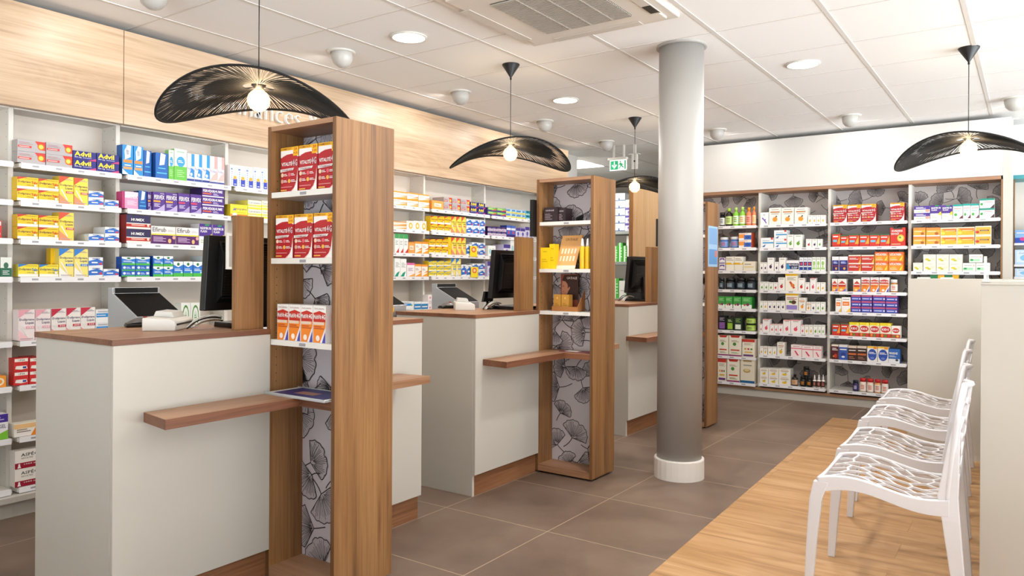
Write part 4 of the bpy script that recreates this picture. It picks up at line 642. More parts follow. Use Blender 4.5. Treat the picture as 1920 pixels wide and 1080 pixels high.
# ---------------------------------------------------------------- display towers, counters
TWY=[1.893,3.864,5.735]; TB=[2.196,4.143,5.985]
TN=['nearest','second','third, farthest']
for k,(ty,tb) in enumerate(zip(TWY,TB)):
    x0,x1=-2.503,-2.107; ZT=1.795
    t=thing('display_tower',['tall oak display tower nearest the camera with red vitality cartons','middle oak display tower with yellow cosmetics beside the white pillar','far oak display tower half hidden behind the white pillar'][k],'display tower',((x0+x1)/2,ty,0),group='oak display towers between the counters')
    b=MB(); b.box(x0,ty,.012,x0+.019,tb,ZT)
    for zz in range(26):
        for yy in (ty+.03,tb-.05): b.box(x0+.0188,yy-.002,.78+zz*.032,x0+.0196,yy+.002,.784+zz*.032,1)
    b.box(x0,ty-.0009,.012,x0+.019,ty,ZT,2)
    b.build('side_panel',[W_V,HOLE,W_EV],t)
    b=MB(); b.box(x1-.019,ty,.012,x1,tb,ZT); b.box(x1-.019,ty-.0009,.012,x1,ty,ZT,1); b.build('side_panel',[W_V,W_EV],t)
    b=MB(); b.box(x0+.019,ty,ZT-.019,x1-.019,tb,ZT-.0005); b.build('top_board',W_X,t)
    b=MB(); b.box(x0+.019,ty,.012,x1-.019,tb,.05); b.build('bottom_board',W_X,t)
    b=MB(); b.box(x0+.019,tb-.012,.05,x1-.019,tb-.001,ZT-.019); b.build('rear_panel',W_V,t)
    leaf_panel('leaf_print_panel',t,x0+.019,x1-.019,.05,ZT-.02,ty+.165,70+k,.118,.108,[BG,LF,LN],lw=1.3)
    b=MB()
    for xx in (x0+.03,x1-.03):
        for yy in (ty+.03,tb-.03): b.lathe([(.008,0),(.008,.012)],xx,yy,10)
    b.build('foot',CHROME,t)
    for z in (1.533,[1.273,1.247,1.2465][k],[.952,.991,.99][k]):
        b=MB(); b.box(x0+.0195,ty+.002,z-.022,x1-.0195,ty+.162,z); s=b.build('shelf_board',mat('white_tower_shelf','e6e3dc',.4),t,bevel=.0008)
        b=MB(); b.box(-2.31,ty+.0005,z-.017,-2.275,ty+.0018,z-.006)
        b.build('price_label',mat('label_grey','9a98a0',.6),s)
    # counter pair
    for sgn,(ya,yb) in ((0,([1.272,3.225,5.104][k],ty-.002)),(1,(tb+.002,tb+.595))):
        c=thing('service_counter',[['cream counter in the left foreground with oak worktop','cream counter section just beyond the nearest display tower'],['cream counter left of the middle display tower','cream counter section hidden beyond the middle display tower'],['small far cream counter left of the farthest tower','cream counter section beyond the farthest display tower']][k][sgn],'counter',(-2.75,(ya+yb)/2,0),group='cream service counters')
        XL=-3.07; 
        if k==0 and sgn==0: XL=-3.035
        b=MB(); b.box(-2.497,ya+.001,.118,-2.48,yb,.972); b.build('front_panel',PANEL,c,bevel=.001)
        b=MB()
        if sgn==0: b.box(XL+.005,ya,0,-2.4975,ya+.018,.972)
        else: b.box(XL+.005,yb-.018,0,-2.5205,yb,.972); b.box(-2.5205,yb-.018,.118,-2.4975,yb,.972)
        b.build('end_panel',PANEL,c,bevel=.001)
        b=MB(); b.box(-2.52,ya+.02 if sgn==0 else ya,0,-2.502,yb-(.001 if sgn else 0),.117); b.build('plinth',W_PL,c)
        b=MB(); b.box(XL+.005,ya+.02,.1,-2.525,yb-.02,.13); b.build('base_board',PANEL,c)
        b=MB(); b.box(XL+.005,ya+.02,.13,XL+.02,yb-.02,.9); b.build('rear_panel',PANEL,c)
        b=MB(); b.box(XL,ya-.004 if sgn==0 else ya,.9725,-2.477,yb+(.004 if sgn else 0),.992)
        # top and edge bands
        e=.0006; a0=ya-.004 if sgn==0 else ya; a1=yb+(.004 if sgn else 0)
        b.add([(-2.477+e,a0,.9727),(-2.477+e,a1,.9727),(-2.477+e,a1,.9918),(-2.477+e,a0,.9918)],[(0,1,2,3)],1)
        yy=a0-e if sgn==0 else a1+e
        b.add([(XL,yy,.9727),(-2.477,yy,.9727),(-2.477,yy,.9918),(XL,yy,.9918)],[(0,1,2,3)],1)
        b.build('worktop',[W_Y,W_E],c)
    # ledge: runs along the near counter, through the tower, along the next counter
    l0=[1.349,3.264,5.03][k]; l1=tb+.45
    zl=[.739,.745,.755][k]
    g=thing('bag_ledge',['thick oak bag ledge on the foreground counter front','thick oak bag ledge on the middle counter front','thick oak bag ledge on the far counter, partly behind pillar'][k],'ledge',(-2.39,(l0+ty)/2,zl-.034),group='oak bag ledges')
    b=MB(); b.prism([(-2.4788,l0+.028),(-2.30,l0),(-2.30,ty-.004),(-2.4788,ty-.004)],2,zl-.034,zl); b.box(-2.3,l0+.0005,zl-.0335,-2.2992,ty-.0045,zl-.0006,1); b.add([(-2.4785,l0+.0275,zl-.0335),(-2.3005,l0-.0005,zl-.0335),(-2.3005,l0-.0005,zl-.0006),(-2.4785,l0+.0275,zl-.0006)],[(0,1,2,3)],1); b.build('front_board',[W_Y,W_E],g)
    b=MB(); b.box(-2.483,ty-.001,zl-.034,x1-.0195,ty+.160,zl-.0002); b.box(-2.2995,ty-.0019,zl-.0335,x1-.0195,ty-.001,zl-.0008,1); b.build('tower_board',[W_X,wood('dark_edge_crosswise',0,'5c3824','7b4d35','8f6044',seed=12.)],g)
    g=thing('bag_ledge',['thick oak bag ledge beyond the nearest display tower','thick oak bag ledge hidden beyond the middle tower','thick oak bag ledge hidden beyond the farthest tower'][k],'ledge',(-2.39,(tb+l1)/2,zl-.034),group='oak bag ledges')
    b=MB(); b.prism([(-2.4788,tb+.004),(-2.30,tb+.004),(-2.30,l1),(-2.4788,l1-.028)],2,zl-.034,zl); b.build('front_board',W_Y,g,bevel=.0012)
    # privacy board
    pb=MB(); y0=[1.762,3.682,5.533][k]; pb.box(-2.545,y0,.992,-2.523,ty-.003,1.437); pb.box(-2.545,y0-.0008,.992,-2.523,y0,1.437)
    o=pb.build('privacy_board',W_V,None,bevel=.001); tag(o,['upright oak privacy board beside the nearest monitor','upright oak privacy board beside the second monitor','upright oak privacy board beside the far monitor'][k],'privacy board','oak privacy boards'); centre_origin(o)
    # black advertising screen on the staff side of the tower
    if k>0:
        sb=MB(); sb.box(-2.53,ty-.035,1.445,-2.506,ty+.22,1.67); sb.box(-2.5055,ty+.06,1.5,-2.5035,ty+.14,1.6)
        o=sb.build('wall_screen',BLACK); tag(o,['','slim black screen on the staff side of the middle tower','slim black screen on the staff side of the farthest tower'][k],'screen','slim black screens'); centre_origin(o)
# tower cartons
def tower_row(k,y,z,xs,zt,front,depth,shelf,which):
    for i,(a,c) in enumerate(xs):
        place_carton(k,'E',a,c,z+.0005,zt,front,depth,f'{D[k][0]}, {ORD[i]} from left, {shelf} of {which} display tower',f'cartons on the {shelf} of the {which} tower',cat='supplement box',name='supplement_box')
tower_row('vit',0,1.533,[(-2.465,-2.357),(-2.355,-2.246),(-2.243,-2.134)],1.712,1.925,.06,'upper shelf','nearest')
tower_row('vit',0,1.273,[(-2.465,-2.356),(-2.353,-2.244),(-2.241,-2.132)],1.442,1.903,.06,'middle shelf','nearest')
tower_row('mvit',0,.952,[(-2.456,-2.387),(-2.385,-2.316),(-2.314,-2.245),(-2.243,-2.172)],1.092,1.905,.06,'lower shelf','nearest')
D['ora']=('orange-sided multivitamin carton','c8502c','e8e2dc',[('r',0,.35,1,.8,'c8502c'),('l',.1,.1,.9,.3,3,'8a8688'),('l',.1,.42,.9,.75,8,'e08a5a')])
place_carton('ora','E',-2.170,-2.129,.9525,1.09,1.93,.05,'orange-striped carton end at right of lower shelf, nearest display tower','cartons on the lower shelf of the nearest tower',cat='supplement box',name='supplement_box')
# leaflets on ledge
t=thing('leaflet_tray','clear tray holding purple magazines on the nearest tower ledge','leaflet tray',(-2.36,1.93,.739))
b=MB(); b.box(-2.48,1.86,.7392,-2.13,2.03,.742); b.box(-2.48,1.86,.742,-2.13,1.864,.75); b.box(-2.48,2.026,.742,-2.13,2.03,.75); b.build('tray',mat('clear_plastic_tray','d8dce0',.15,alpha=.55),t)
b=MB(); b.box(-2.465,1.87,.7425,-2.14,2.02,.7475,1); b.add([(-2.44,1.872,.7478),(-2.142,1.872,.7478),(-2.142,2.018,.7478),(-2.44,2.018,.7478)],[(0,1,2,3)],0); b.add([(-2.36,1.91,.748),(-2.25,1.91,.748),(-2.25,1.96,.748),(-2.36,1.96,.748)],[(0,1,2,3)],2); b.build('magazine_stack',[card('3c3a78'),PAPER,card('a87a6a')],t)
o=MB(); o.box(-2.36,3.90,.7455,-2.14,4.0,.748,0); o.add([(-2.33,3.91,.7484),(-2.24,3.91,.7484),(-2.24,3.98,.7484),(-2.33,3.98,.7484)],[(0,1,2,3)],1); o=o.build('leaflet',[card('7c3440'),PAPER]); tag(o,'maroon leaflet lying on the middle tower ledge','leaflet'); centre_origin(o)
# middle tower goods
tw='middle display tower'
place_carton('drkb','E',P(1019.7,400,Y=3.89)[0],P(1046,400,Y=3.89)[0],1.5335,P(1020,389.5,Y=3.89)[2],3.89,.09,'dark plum cosmetic box, left of two on top shelf of middle tower','plum cosmetic boxes',cat='cosmetic box',name='cosmetic_box')
place_carton('drkb','E',P(1046.7,400,Y=3.90)[0],P(1055,400,Y=3.90)[0]+.02,1.5335,P(1040,391,Y=3.9)[2],3.90,.08,'dark plum cosmetic box, right of two on top shelf of middle tower','plum cosmetic boxes',cat='cosmetic box',name='cosmetic_box')
place_carton('syel','E',P(1013.5,400,Y=3.875)[0],P(1030,400,Y=3.875)[0],1.2475,P(1013,464.4,Y=3.875)[2],3.875,.05,'bright yellow cosmetic box, shorter left one, middle tower','yellow cosmetic boxes',cat='cosmetic box',name='cosmetic_box')
place_carton('syel','E',P(1030.5,400,Y=3.885)[0],P(1041.2,400,Y=3.885)[0]-.002,1.2475,P(1030,457.5,Y=3.885)[2],3.885,.05,'bright yellow cosmetic box, taller one beside the leaning card','yellow cosmetic boxes',cat='cosmetic box',name='cosmetic_box')
t=thing('display_card','orange printed display card leaning on the middle tower shelf','display card',(-2.27,3.93,1.2475))
b=MB(); X0,X1=P(1041,500,Y=3.91)[0],P(1084,500,Y=3.91)[0]; zt=P(1050,442,Y=3.96)[2]
dx=.02
b.add([(X0,3.905,1.2475),(X1-dx,3.905,1.2475),(X1,3.965,zt),(X0+dx,3.965,zt),(X0,3.908,1.2475),(X1-dx,3.908,1.2475),(X1,3.968,zt),(X0+dx,3.968,zt)],[(0,1,2,3),(7,6,5,4),(0,4,5,1),(1,5,6,2),(2,6,7,3),(3,7,4,0)],0)
def cardpt(u,v,e=.001): return (X0+dx*v+(X1-dx-X0)*u,3.905+.06*v-e,1.2475+(zt-1.2475)*v+e*.3)
put_text(b,'CAUDALIE',cardpt,.2,.84,.8,.92,1)
for r_ in range(2):
    for q in range(5): u=.14+q*.16; v=.3+r_*.22; b.add([cardpt(u,v-.07),cardpt(u+.08,v-.07),cardpt(u+.08,v+.08),cardpt(u,v+.08)],[(0,1,2,3)],2)
b.add([cardpt(0,0),cardpt(1,0),cardpt(1,.1),cardpt(0,.1)],[(0,1,2,3)],2)
b.build('printed_card',[card('e6b070'),card('8a6a3a'),card('f2e4cc')],t)
for i,(a,c) in enumerate(((1084.8,1093.8),(1094.8,1104))): 
    a_,c_=P(a,500,Y=3.875)[0],P(c,500,Y=3.875)[0]; r=(c_-a_)/2; h=P(a,447,Y=3.88)[2]-1.2475
    t=thing('sun_spray_bottle',f'yellow spray bottle with white nozzle, {["left","right"][i]} of two on middle tower','bottle',((a_+c_)/2,3.875+r,1.2475),group='yellow spray bottles')
    m=MB(); m.lathe([(r*.92,0),(r,.004),(r,h*.7),(r*.8,h*.74)],0,0,20); m.build('body',mat('sun_yellow','e8bc1c',.3),t,local=True)
    m=MB(); m.lathe([(r*.75,h*.74),(r*.6,h*.8),(r*.35,h*.98),(r*.2,h)],0,0,18); m.build('nozzle',mat('nozzle_white','efece8',.3),t,local=True)
t=thing('product_display_tray','brown cardboard tray with portrait back card on middle tower','display tray',(-2.28,3.93,.9915))
X0,X1=P(1036,500,Y=3.89)[0],P(1084,500,Y=3.89)[0]
b=MB(); b.box(X0,3.885,.9915,X1,3.888,1.02); b.box(X0,3.888,.9915,X1,3.975,.994); b.prism([(3.888,.9915),(3.975,.9915),(3.975,1.12),(3.888,1.02)],0,X1-.003,X1); b.build('tray',card('a8703c'),t)
zt=P(1060,514,Y=3.978)[2]; XA=P(1052,500,Y=3.978)[0]; XC=P(1085,500,Y=3.978)[0]-.002
b=MB(); b.box(XA,3.976,.9915,XC,3.979,zt)
f=lambda u,v,e=.0008:(XA+(XC-XA)*u,3.976-e,.9915+(zt-.9915)*v)
def blob(pts,mi,e): b.add([f(u,v,e) for u,v in pts],[tuple(range(len(pts)))],mi)
blob([(.3,.3),(1,.3),(1,.98),(.55,.98),(.35,.8)],1,.0006); blob([(.05,.5),(.12,.4),(.3,.38),(.42,.5),(.4,.78),(.25,.9),(.1,.82)],2,.0010)
blob([(.08,.82),(.2,.97),(.5,.98),(.6,.7),(.45,.5),(.4,.72),(.28,.8)],1,.0014); blob([(.2,.42),(.28,.4),(.55,.62),(.5,.66)],2,.0018)
put_text(b,'CAUDALIE',lambda u,v:f(u,v,.002),.35,.86,.95,.93,3)
blob([(.12,.66),(.2,.665),(.2,.68),(.12,.68)],1,.002); blob([(.1,.52),(.2,.515),(.18,.54)],4,.002)
b.build('back_card',[card('8a4a38'),card('3a2420'),card('b87c62'),card('ece0d8'),card('a0402f')],t)
for i,(a,c) in enumerate(((1038.5,1052),(1052.8,1067))): place_carton('gold','E',P(a,500,Y=3.895)[0],P(c,500,Y=3.895)[0],.9945,P(1040,552,Y=3.895)[2],3.895,.045,f'golden cosmetic box, {["left","right"][i]} of two standing in the brown tray','golden cosmetic boxes',cat='cosmetic box',name='cosmetic_box')
# far tower goods + poster
place_carton('bref','E',-2.47,-2.40,1.5335,1.64,5.76,.06,'blue and white box on upper shelf of the farthest tower','far tower boxes')
place_carton('bref','E',-2.455,-2.38,1.247,1.35,5.76,.06,'blue and white box on middle shelf of the farthest tower','far tower boxes')
b=MB(); b.box(-2.1072,5.75,1.28,-2.1052,5.962,1.605,0); b.box(-2.105,5.765,1.46,-2.1047,5.95,1.59,1); b.box(-2.105,5.765,1.3,-2.1047,5.95,1.42,2); b.box(-2.1046,5.9,1.36,-2.1044,5.94,1.41,3)
o=b.build('poster',[card('9cc0e0'),card('7aa4d0'),card('5a92c8'),card('d8745a')]); tag(o,'pale blue poster stuck on the side of the farthest tower','poster'); centre_origin(o)
# ---------------------------------------------------------------- counter equipment
def cable(parent,pts,r=.0028,m=None,name='cable'):
    b=MB(); b.tube(pts,r,6); return b.build(name,m or BLACK,parent)
def monitor(x,y,z,lb,ang=0):
    t=thing('computer_monitor',lb,'monitor',(x,y,z),ang,'black monitors on the counters')
    # local frame: screen faces -x, width along y, leaning toward +x at the top
    def tl(px,pz): return (px+(pz-.06)*.09,pz)
    b=MB(); b.prism([tl(-.018,.07),tl(.016,.07),tl(.016,.37),tl(-.018,.37)],1,0,.43); b.build('display_panel',BLACK,t,bevel=.004,local=True)
    b=MB(); b.prism([tl(-.0188,.085),tl(-.0182,.085),tl(-.0182,.355),tl(-.0188,.355)],1,.015,.415); b.build('screen',SCREEN,t,local=True)
    b=MB(); b.prism([tl(.017,.1),tl(.05,.13),tl(.05,.29),tl(.017,.35)],1,.05,.38)
    for i in range(22):
        zz=.12+i*.0105; b.prism([tl(.017,zz),tl(.054,zz),tl(.054,zz+.004),tl(.017,zz+.004)],1,.06,.36)
    b.build('rear_housing',BLACK,t,bevel=.001,local=True)
    b=MB(); b.prism([(.055,.0),(.085,.0),(.075,.2),(.05,.2)],1,.18,.25); b.build('stand',BLACK,t,bevel=.003,local=True)
    b=MB(); b.prism([(-.055,0),(.13,0),(.15,.018),(-.05,.022)],1,.09,.34); b.build('base',mat('black_gloss','111214',.2),t,bevel=.003,local=True)
    return t
mon=[monitor(-2.705,1.735,.9925,'large black monitor seen from behind on the foreground counter'),
     monitor(-2.75,3.715,.9925,'black monitor seen from behind on the middle counter'),
     monitor(-2.75,5.60,.9925,'small far black monitor on the farthest counter')]
for k,m_ in enumerate(mon):
    ys=m_.location.y; xm=m_.location.x
    t=thing('keyboard_tray_clutter' if False else 'cable_bundle',['tangle of black and white cables under the nearest monitor','tangle of black and white cables under the middle monitor','tangle of black and white cables under the far monitor'][k],'cables',(xm,ys+.05,.9925),group='cable tangles')
    rnd=random.Random(9+k)
    for i in range(4+k):
        p0=Vector((xm+rnd.uniform(-.05,.03),ys-.06+rnd.uniform(-.02,.05),.998)); p1=Vector((xm+rnd.uniform(-.02,.04),ys+.08,.9985+rnd.uniform(.0,.02)+.02))
        mid=(p0+p1)/2+Vector((rnd.uniform(-.02,.02),0,rnd.uniform(.02,.06)))
        pts=[(1-s)**2*p0+2*s*(1-s)*mid+s*s*p1 for s in [q/8 for q in range(9)]]
        cable(t,pts,.0032,[LPLAS,BLACK,CHROME][i%3])
    # white payment reader lying on a cradle
# cheque readers
RD=[(-2.80,1.605,.27),(-2.87,3.60,.27)]
def reader(x,y,lb,rz,scale=1):
    t=thing('cheque_reader',lb,'card reader',(x,y,.9922),rz,'white cheque readers')
    b=MB(); b.prism([(-.12,0),(0,0),(0,.034),(-.02,.044),(-.12,.05)],1,0,.235); b.build('housing',LPLAS,t,bevel=.004,local=True)
    b=MB(); b.box(-.001,.02,.020,.0012,.21,.027); b.build('card_slot',BLACK,t,local=True)
    b=MB(); b.prism([(-.11,.049),(-.03,.044),(-.04,.068),(-.1,.072)],1,.09,.22); b.build('paper_guide',mat('grey_white_plastic','c9c6c0',.4),t,bevel=.003,local=True)
    return t
reader(-2.665,1.60,'white cheque reader in front of the nearest monitor',math.radians(42))
reader(-2.765,3.59,'white cheque reader in front of the middle monitor',math.radians(42))
reader(-2.82,5.34,'white cheque reader in front of the far monitor',math.radians(42))
def mouse(x,y,lb,rz):
    t=thing('computer_mouse',lb,'mouse',(x,y,.9922),rz,'computer mice')
    prof=[(-.055,0),(.058,0),(.055,.012),(.03,.026),(-.01,.034),(-.045,.026),(-.056,.01)]
    b=MB(); b.prism([(p[0],min(p[1],.016)) for p in prof],1,-.03,.03); b.build('base',BLACK,t,bevel=.005,local=True)
    b=MB(); n=12; vs=[];
    for i in range(n+1):
        u=-.052+.108*i/n; hz=.014+.024*math.sin(PI*(i+.6)/(n+1.2))
        for j in range(7): w=-1+2*j/6; vs.append((u,.029*w*math.sqrt(max(.05,1-(abs(u)/.07)**3)),.012+(hz-.012)*math.sqrt(max(0,1-w*w*.9))))
    fs=[(i*7+j,i*7+j+1,(i+1)*7+j+1,(i+1)*7+j) for i in range(n) for j in range(6)]; b.add(vs,fs,0,True); b.build('shell',mat('grey_mouse_shell','5c5855',.35),t,local=True)
    b=MB(); b.box(.012,-.004,.034,.026,.004,.041); b.build('scroll_wheel',mat('red_wheel','b8322c',.4),t,local=True)
    return t
mouse(-2.985,1.64,'grey and black computer mouse on the foreground counter',math.radians(70))
mouse(-3.075,3.70,'grey and black computer mouse on the middle counter',math.radians(70))
def cash(x,y,lb,w=.215):
    t=thing('cash_machine',lb,'cash machine',(x-.15,y+w/2,0),0,'cash machines behind the counters')
    b=MB(); b.prism([(x,0.0),(x,1.024),(x-.2,1.12),(x-.2,1.145),(x-.24,1.145),(x-.24,0)],1,y,y+w); b.build('body',SILVER,t,bevel=.002)
    b=MB(); d=Vector((-.2,0,.096)); n=Vector((.096,0,.2)).normalized()*.0012
    def q(u,v): p=Vector((x,y+w*v,1.024))+d*u+n; return p
    b.add([q(.02,.02),q(.02,.98),q(.98,.98),q(.98,.02)],[(0,1,2,3)]); b.build('screen',SCREEN,t)
    b=MB(); b.box(x-.2,y+.01,1.121,x-.199,y+w-.01,1.144); b.build('hood',BLACK,t)
    b=MB(); b.box(x,y+w*.40,.985,x+.001,y+w*.40+.022,1.012); b.build('warning_sticker',card('f0b81c'),t)
    return t
cash(-3.10,1.69,'silver cash machine with slanted black screen behind foreground counter')
cash(-3.105,3.86,'silver cash machine with slanted black screen behind the middle counter')
cash(-3.10,3.13,'silver cash machine with slanted screen just right of nearest tower')
# card holder beside nearest monitor
t=thing('document_holder','white framed document holder fixed beside the nearest monitor','document holder',(-2.552,1.76,1.25))
y0=P(424,470,X=-2.552)[1]; z1=P(424,437,X=-2.552)[2]; z0=P(424,505,X=-2.552)[2]
b=MB(); b.box(-2.556,y0,z0,-2.5455,1.85,z1); b.build('frame',LPLAS,t,bevel=.001)
b=MB(); b.box(-2.5455,y0+.008,z0+.01,-2.5453,1.76,z1-.01); b.build('sheet',mat('sheet_grey','a9a39a',.5),t)
# small black display on middle counter
cx,cy,_=P(914,571,X=-2.80); cx=-2.80
t=thing('customer_display','small black customer display beside the middle monitor','display',(cx,cy,.9925))
b=MB(); b.prism([(cx-.01,1.04),(cx+.005,1.04),(cx+.02,1.105),(cx+.005,1.105)],1,cy-.05,cy+.05); b.build('screen',BLACK,t,bevel=.001)
b=MB(); b.lathe([(.03,.9925),(.03,1.0),(.008,1.005),(.008,1.05)],cx,cy,16); b.build('stand',BLACK,t)
# ---------------------------------------------------------------- chairs
def chair():
    t=thing('perforated_chair','','chair',(0,0,0),0,'white perforated plastic chairs')
    rnd=random.Random(5)
    # local: front -x, width y; profile along s: seat then back
    def seat(u,w):   # u 0 front..1 rear
        x=-.225+.43*u; z=.438+.022*math.sin(2*PI*(u*.85+.06))
        wd=.228-.022*u; return Vector((x,wd*w,z-.010*(1-w*w)))
    def back(u,w):   # u 0 bottom..1 top
        z=.40+.42*u; x=.195+.045*u**1.3+.002; wd=.205-.012*u; 
        if u>.72: wd*=math.sqrt(max(.08,1-((u-.72)/.285)**2))*.999+.0
        return Vector((x+.022*(1-w*w),wd*w,z))
    def lattice(name,fn,nu,nw,tk,nrm):
        b=MB(); pt={}
        for i in range(nu+1):
            for j in range(nw*2+2):
                u=i/nu+ (0 if i in (0,nu) else rnd.uniform(-.26,.26)/nu)
                w=(j/(nw*2+1))*2-1
                zig=(.26 if (i+j)%2 else -.26)/nu
                if 0<i<nu: u+=zig
                w_=w+(rnd.uniform(-.25,.25)/(nw) if 0<j<nw*2+1 else 0)
                pt[i,j]=(min(1,max(0,u)),max(-1,min(1,w_)))
        def seg(a,c,wd):
            p=fn(*a); q=fn(*c); 
            m=fn((a[0]+c[0])/2,(a[1]+c[1])/2); d=q-p
            if d.length<1e-4: return
            n=nrm; s=d.cross(n).normalized()*wd/2; n2=n*tk/2
            vs=[]
            for r in (p,m,q): vs+=[r-s-n2,r+s-n2,r+s+n2,r-s+n2]
            fs=[(k*4+i_,k*4+(i_+1)%4,(k+1)*4+(i_+1)%4,(k+1)*4+i_) for k in (0,1) for i_ in range(4)]+[(0,3,2,1),(8,9,10,11)]
            b.add(vs,fs,0,False)
        J=nw*2+1
        for i in range(nu+1):
            for j in range(J):
                seg(pt[i,j],pt[i,j+1],.0085)       # zig-zag bands
        for i in range(nu):
            for j in range(J+1):
                if (i+j)%2==1 or j in (0,J): seg(pt[i,j],pt[i+1,j],.0085)
        return b
    b=lattice('seat',seat,6,5,.008,Vector((0,0,1)))
    # rim of seat
    n=16; rim=[seat(0,-1+2*i/n) for i in range(n+1)]+[seat(i/n,1) for i in range(1,n+1)]+[seat(1,1-2*i/n) for i in range(1,n+1)]+[seat(1-i/n,-1) for i in range(1,n)]
    b.tube(rim,.0085,6,closed=True); b.build('seat',PWHITE,t,local=True)
    b=lattice('backrest',back,7,4,.010,Vector((1,0,0)))
    rim=[back(i/20,1) for i in range(21)]+[back(1,1-2*i/6) for i in range(1,6)]+[back(1-i/20,-1) for i in range(20)]
    b.tube(rim,.011,6); b.build('backrest',PWHITE,t,local=True)
    for s in (-1,1):
        # side rail
        b=MB(); vs=[];fs=[];n=14
        for i in range(n+1):
            u=i/n; p=seat(u,s); y0=p.y; y1=p.y+s*.012; zt=p.z+.006; zb=p.z-.052+.014*math.sin(PI*u)-.012*(1-abs(2*u-1))*0
            vs+=[(p.x,y0,zb),(p.x,y1,zb),(p.x,y1,zt),(p.x,y0,zt)]
        for i in range(n): 
            for j in range(4): fs.append((i*4+j,i*4+(j+1)%4,(i+1)*4+(j+1)%4,(i+1)*4+j))
        fs+=[(0,1,2,3),(n*4+3,n*4+2,n*4+1,n*4)]
        b.add(vs,fs); b.build('side_rail',PWHITE,t,local=True,bevel=.002)
    b=MB(); b.prism([(-.23,.385),(-.214,.385),(-.214,.45),(-.232,.44)],1,-.226,.226); b.build('front_rail',PWHITE,t,local=True,bevel=.003)
    def leg(pts,wx,wy,nm='leg'):
        b=MB(); vs=[];fs=[]
        for (x,y,z),a,c in zip(pts,wx,wy): vs+=[(x-a,y-c,z),(x+a,y-c,z),(x+a,y+c,z),(x-a,y+c,z)]
        k=len(pts)
        for i in range(k-1):
            for j in range(4): fs.append((i*4+j,i*4+(j+1)%4,(i+1)*4+(j+1)%4,(i+1)*4+j))
        fs+=[(3,2,1,0),((k-1)*4,(k-1)*4+1,(k-1)*4+2,(k-1)*4+3)]
        b.add(vs,fs); return b.build(nm,PWHITE,t,local=True,bevel=.003)
    for s in (-1,1):
        leg([(-.258,s*.232,0),(-.247,s*.230,.2),(-.233,s*.228,.37),(-.214,s*.226,.438)],[.014,.018,.022,.027],[.014]*4)
        leg([(.250,s*.215,0),(.21,s*.205,.36),(.2,s*.2,.44),(.215,s*.197,.60),(.232,s*.175,.74)],[.016,.028,.032,.02,.008],[.015,.013,.012,.009,.006])
    return t
ch=chair(); CT=chair
spots=[(-.445,3.24),(-.485,3.86),(-.53,4.63),(-.555,5.36)]
CL=['white perforated plastic chair nearest the camera, front of the row','white perforated chair, second from the front of the row','white perforated chair, third from the front of the row','white perforated chair farthest back, next to end shelving']
for i,(x,y) in enumerate(spots):
    o=ch if i==0 else copy_tree(ch)
    o.location=(x,y,0); o.rotation_euler=(0,0,math.radians(1.5)); o['label']=CL[i]
# ---------------------------------------------------------------- low cream gondolas at right
t=thing('low_gondola','tall cream end of low display gondola at the right edge','gondola',(.3,4.4,0),group='low cream gondolas')
b=MB(); b.box(-.156,3.3,0,1.0,3.32,1.187); b.build('end_panel',PANEL,t,bevel=.001)
b=MB(); b.box(-.156,3.32,0,-.14,5.65,1.187); b.build('side_panel',PANEL,t)
b=MB(); b.box(-.158,3.296,1.187,1.0,5.65,1.195); b.box(-.158,3.32,1.195,-.13,5.65,1.2); b.box(-.158,3.31,1.2-.004,1.0,3.33,1.2); b.build('top_board',PANEL,t,bevel=.001)
t=thing('low_gondola','cream end panel of the gondola behind the row of chairs','gondola',(-.3,6.0,0),group='low cream gondolas')
b=MB(); b.box(-.699,5.78,0,-.05,5.80,1.198); b.build('end_panel',PANEL,t,bevel=.001)
b=MB(); b.box(-.699,5.80,0,-.68,6.6,1.19); b.box(-.3,5.80,.0,-.28,6.6,1.19); b.build('side_panel',PANEL2,t)
b=MB(); b.box(-.699,5.80,1.18,-.05,6.6,1.198); b.build('top_board',PANEL,t)
for i,(a,c) in enumerate(((1720,1742),(1763,1786))):
    X0,X1=P(a,500,Y=5.84)[0],P(c,500,Y=5.84)[0]; place_carton('whp','E',X0,X1,1.1985,1.2085,5.84,.1,f'flat white packet lying on the far gondola top, {["left","right"][i]} one','white packets on the gondola',cat='packet',name='white_packet')
t=thing('sign_holder','upright white sign holder clamped to the gondola corner','sign holder',(-.135,3.34,1.2))
b=MB(); b.box(-.150,3.34,1.2,-.140,3.345,1.294); b.box(-.1385,3.345,1.2,-.1345,3.349,1.27); b.build('upright',mat('clear_acrylic_white','d8d5d0',.2),t)
b=MB(); b.box(-.152,3.335,1.196,-.132,3.352,1.206); b.lathe([(.004,1.2),(.004,1.212)],-.1365,3.352,10); b.build('clamp',CHROME,t)
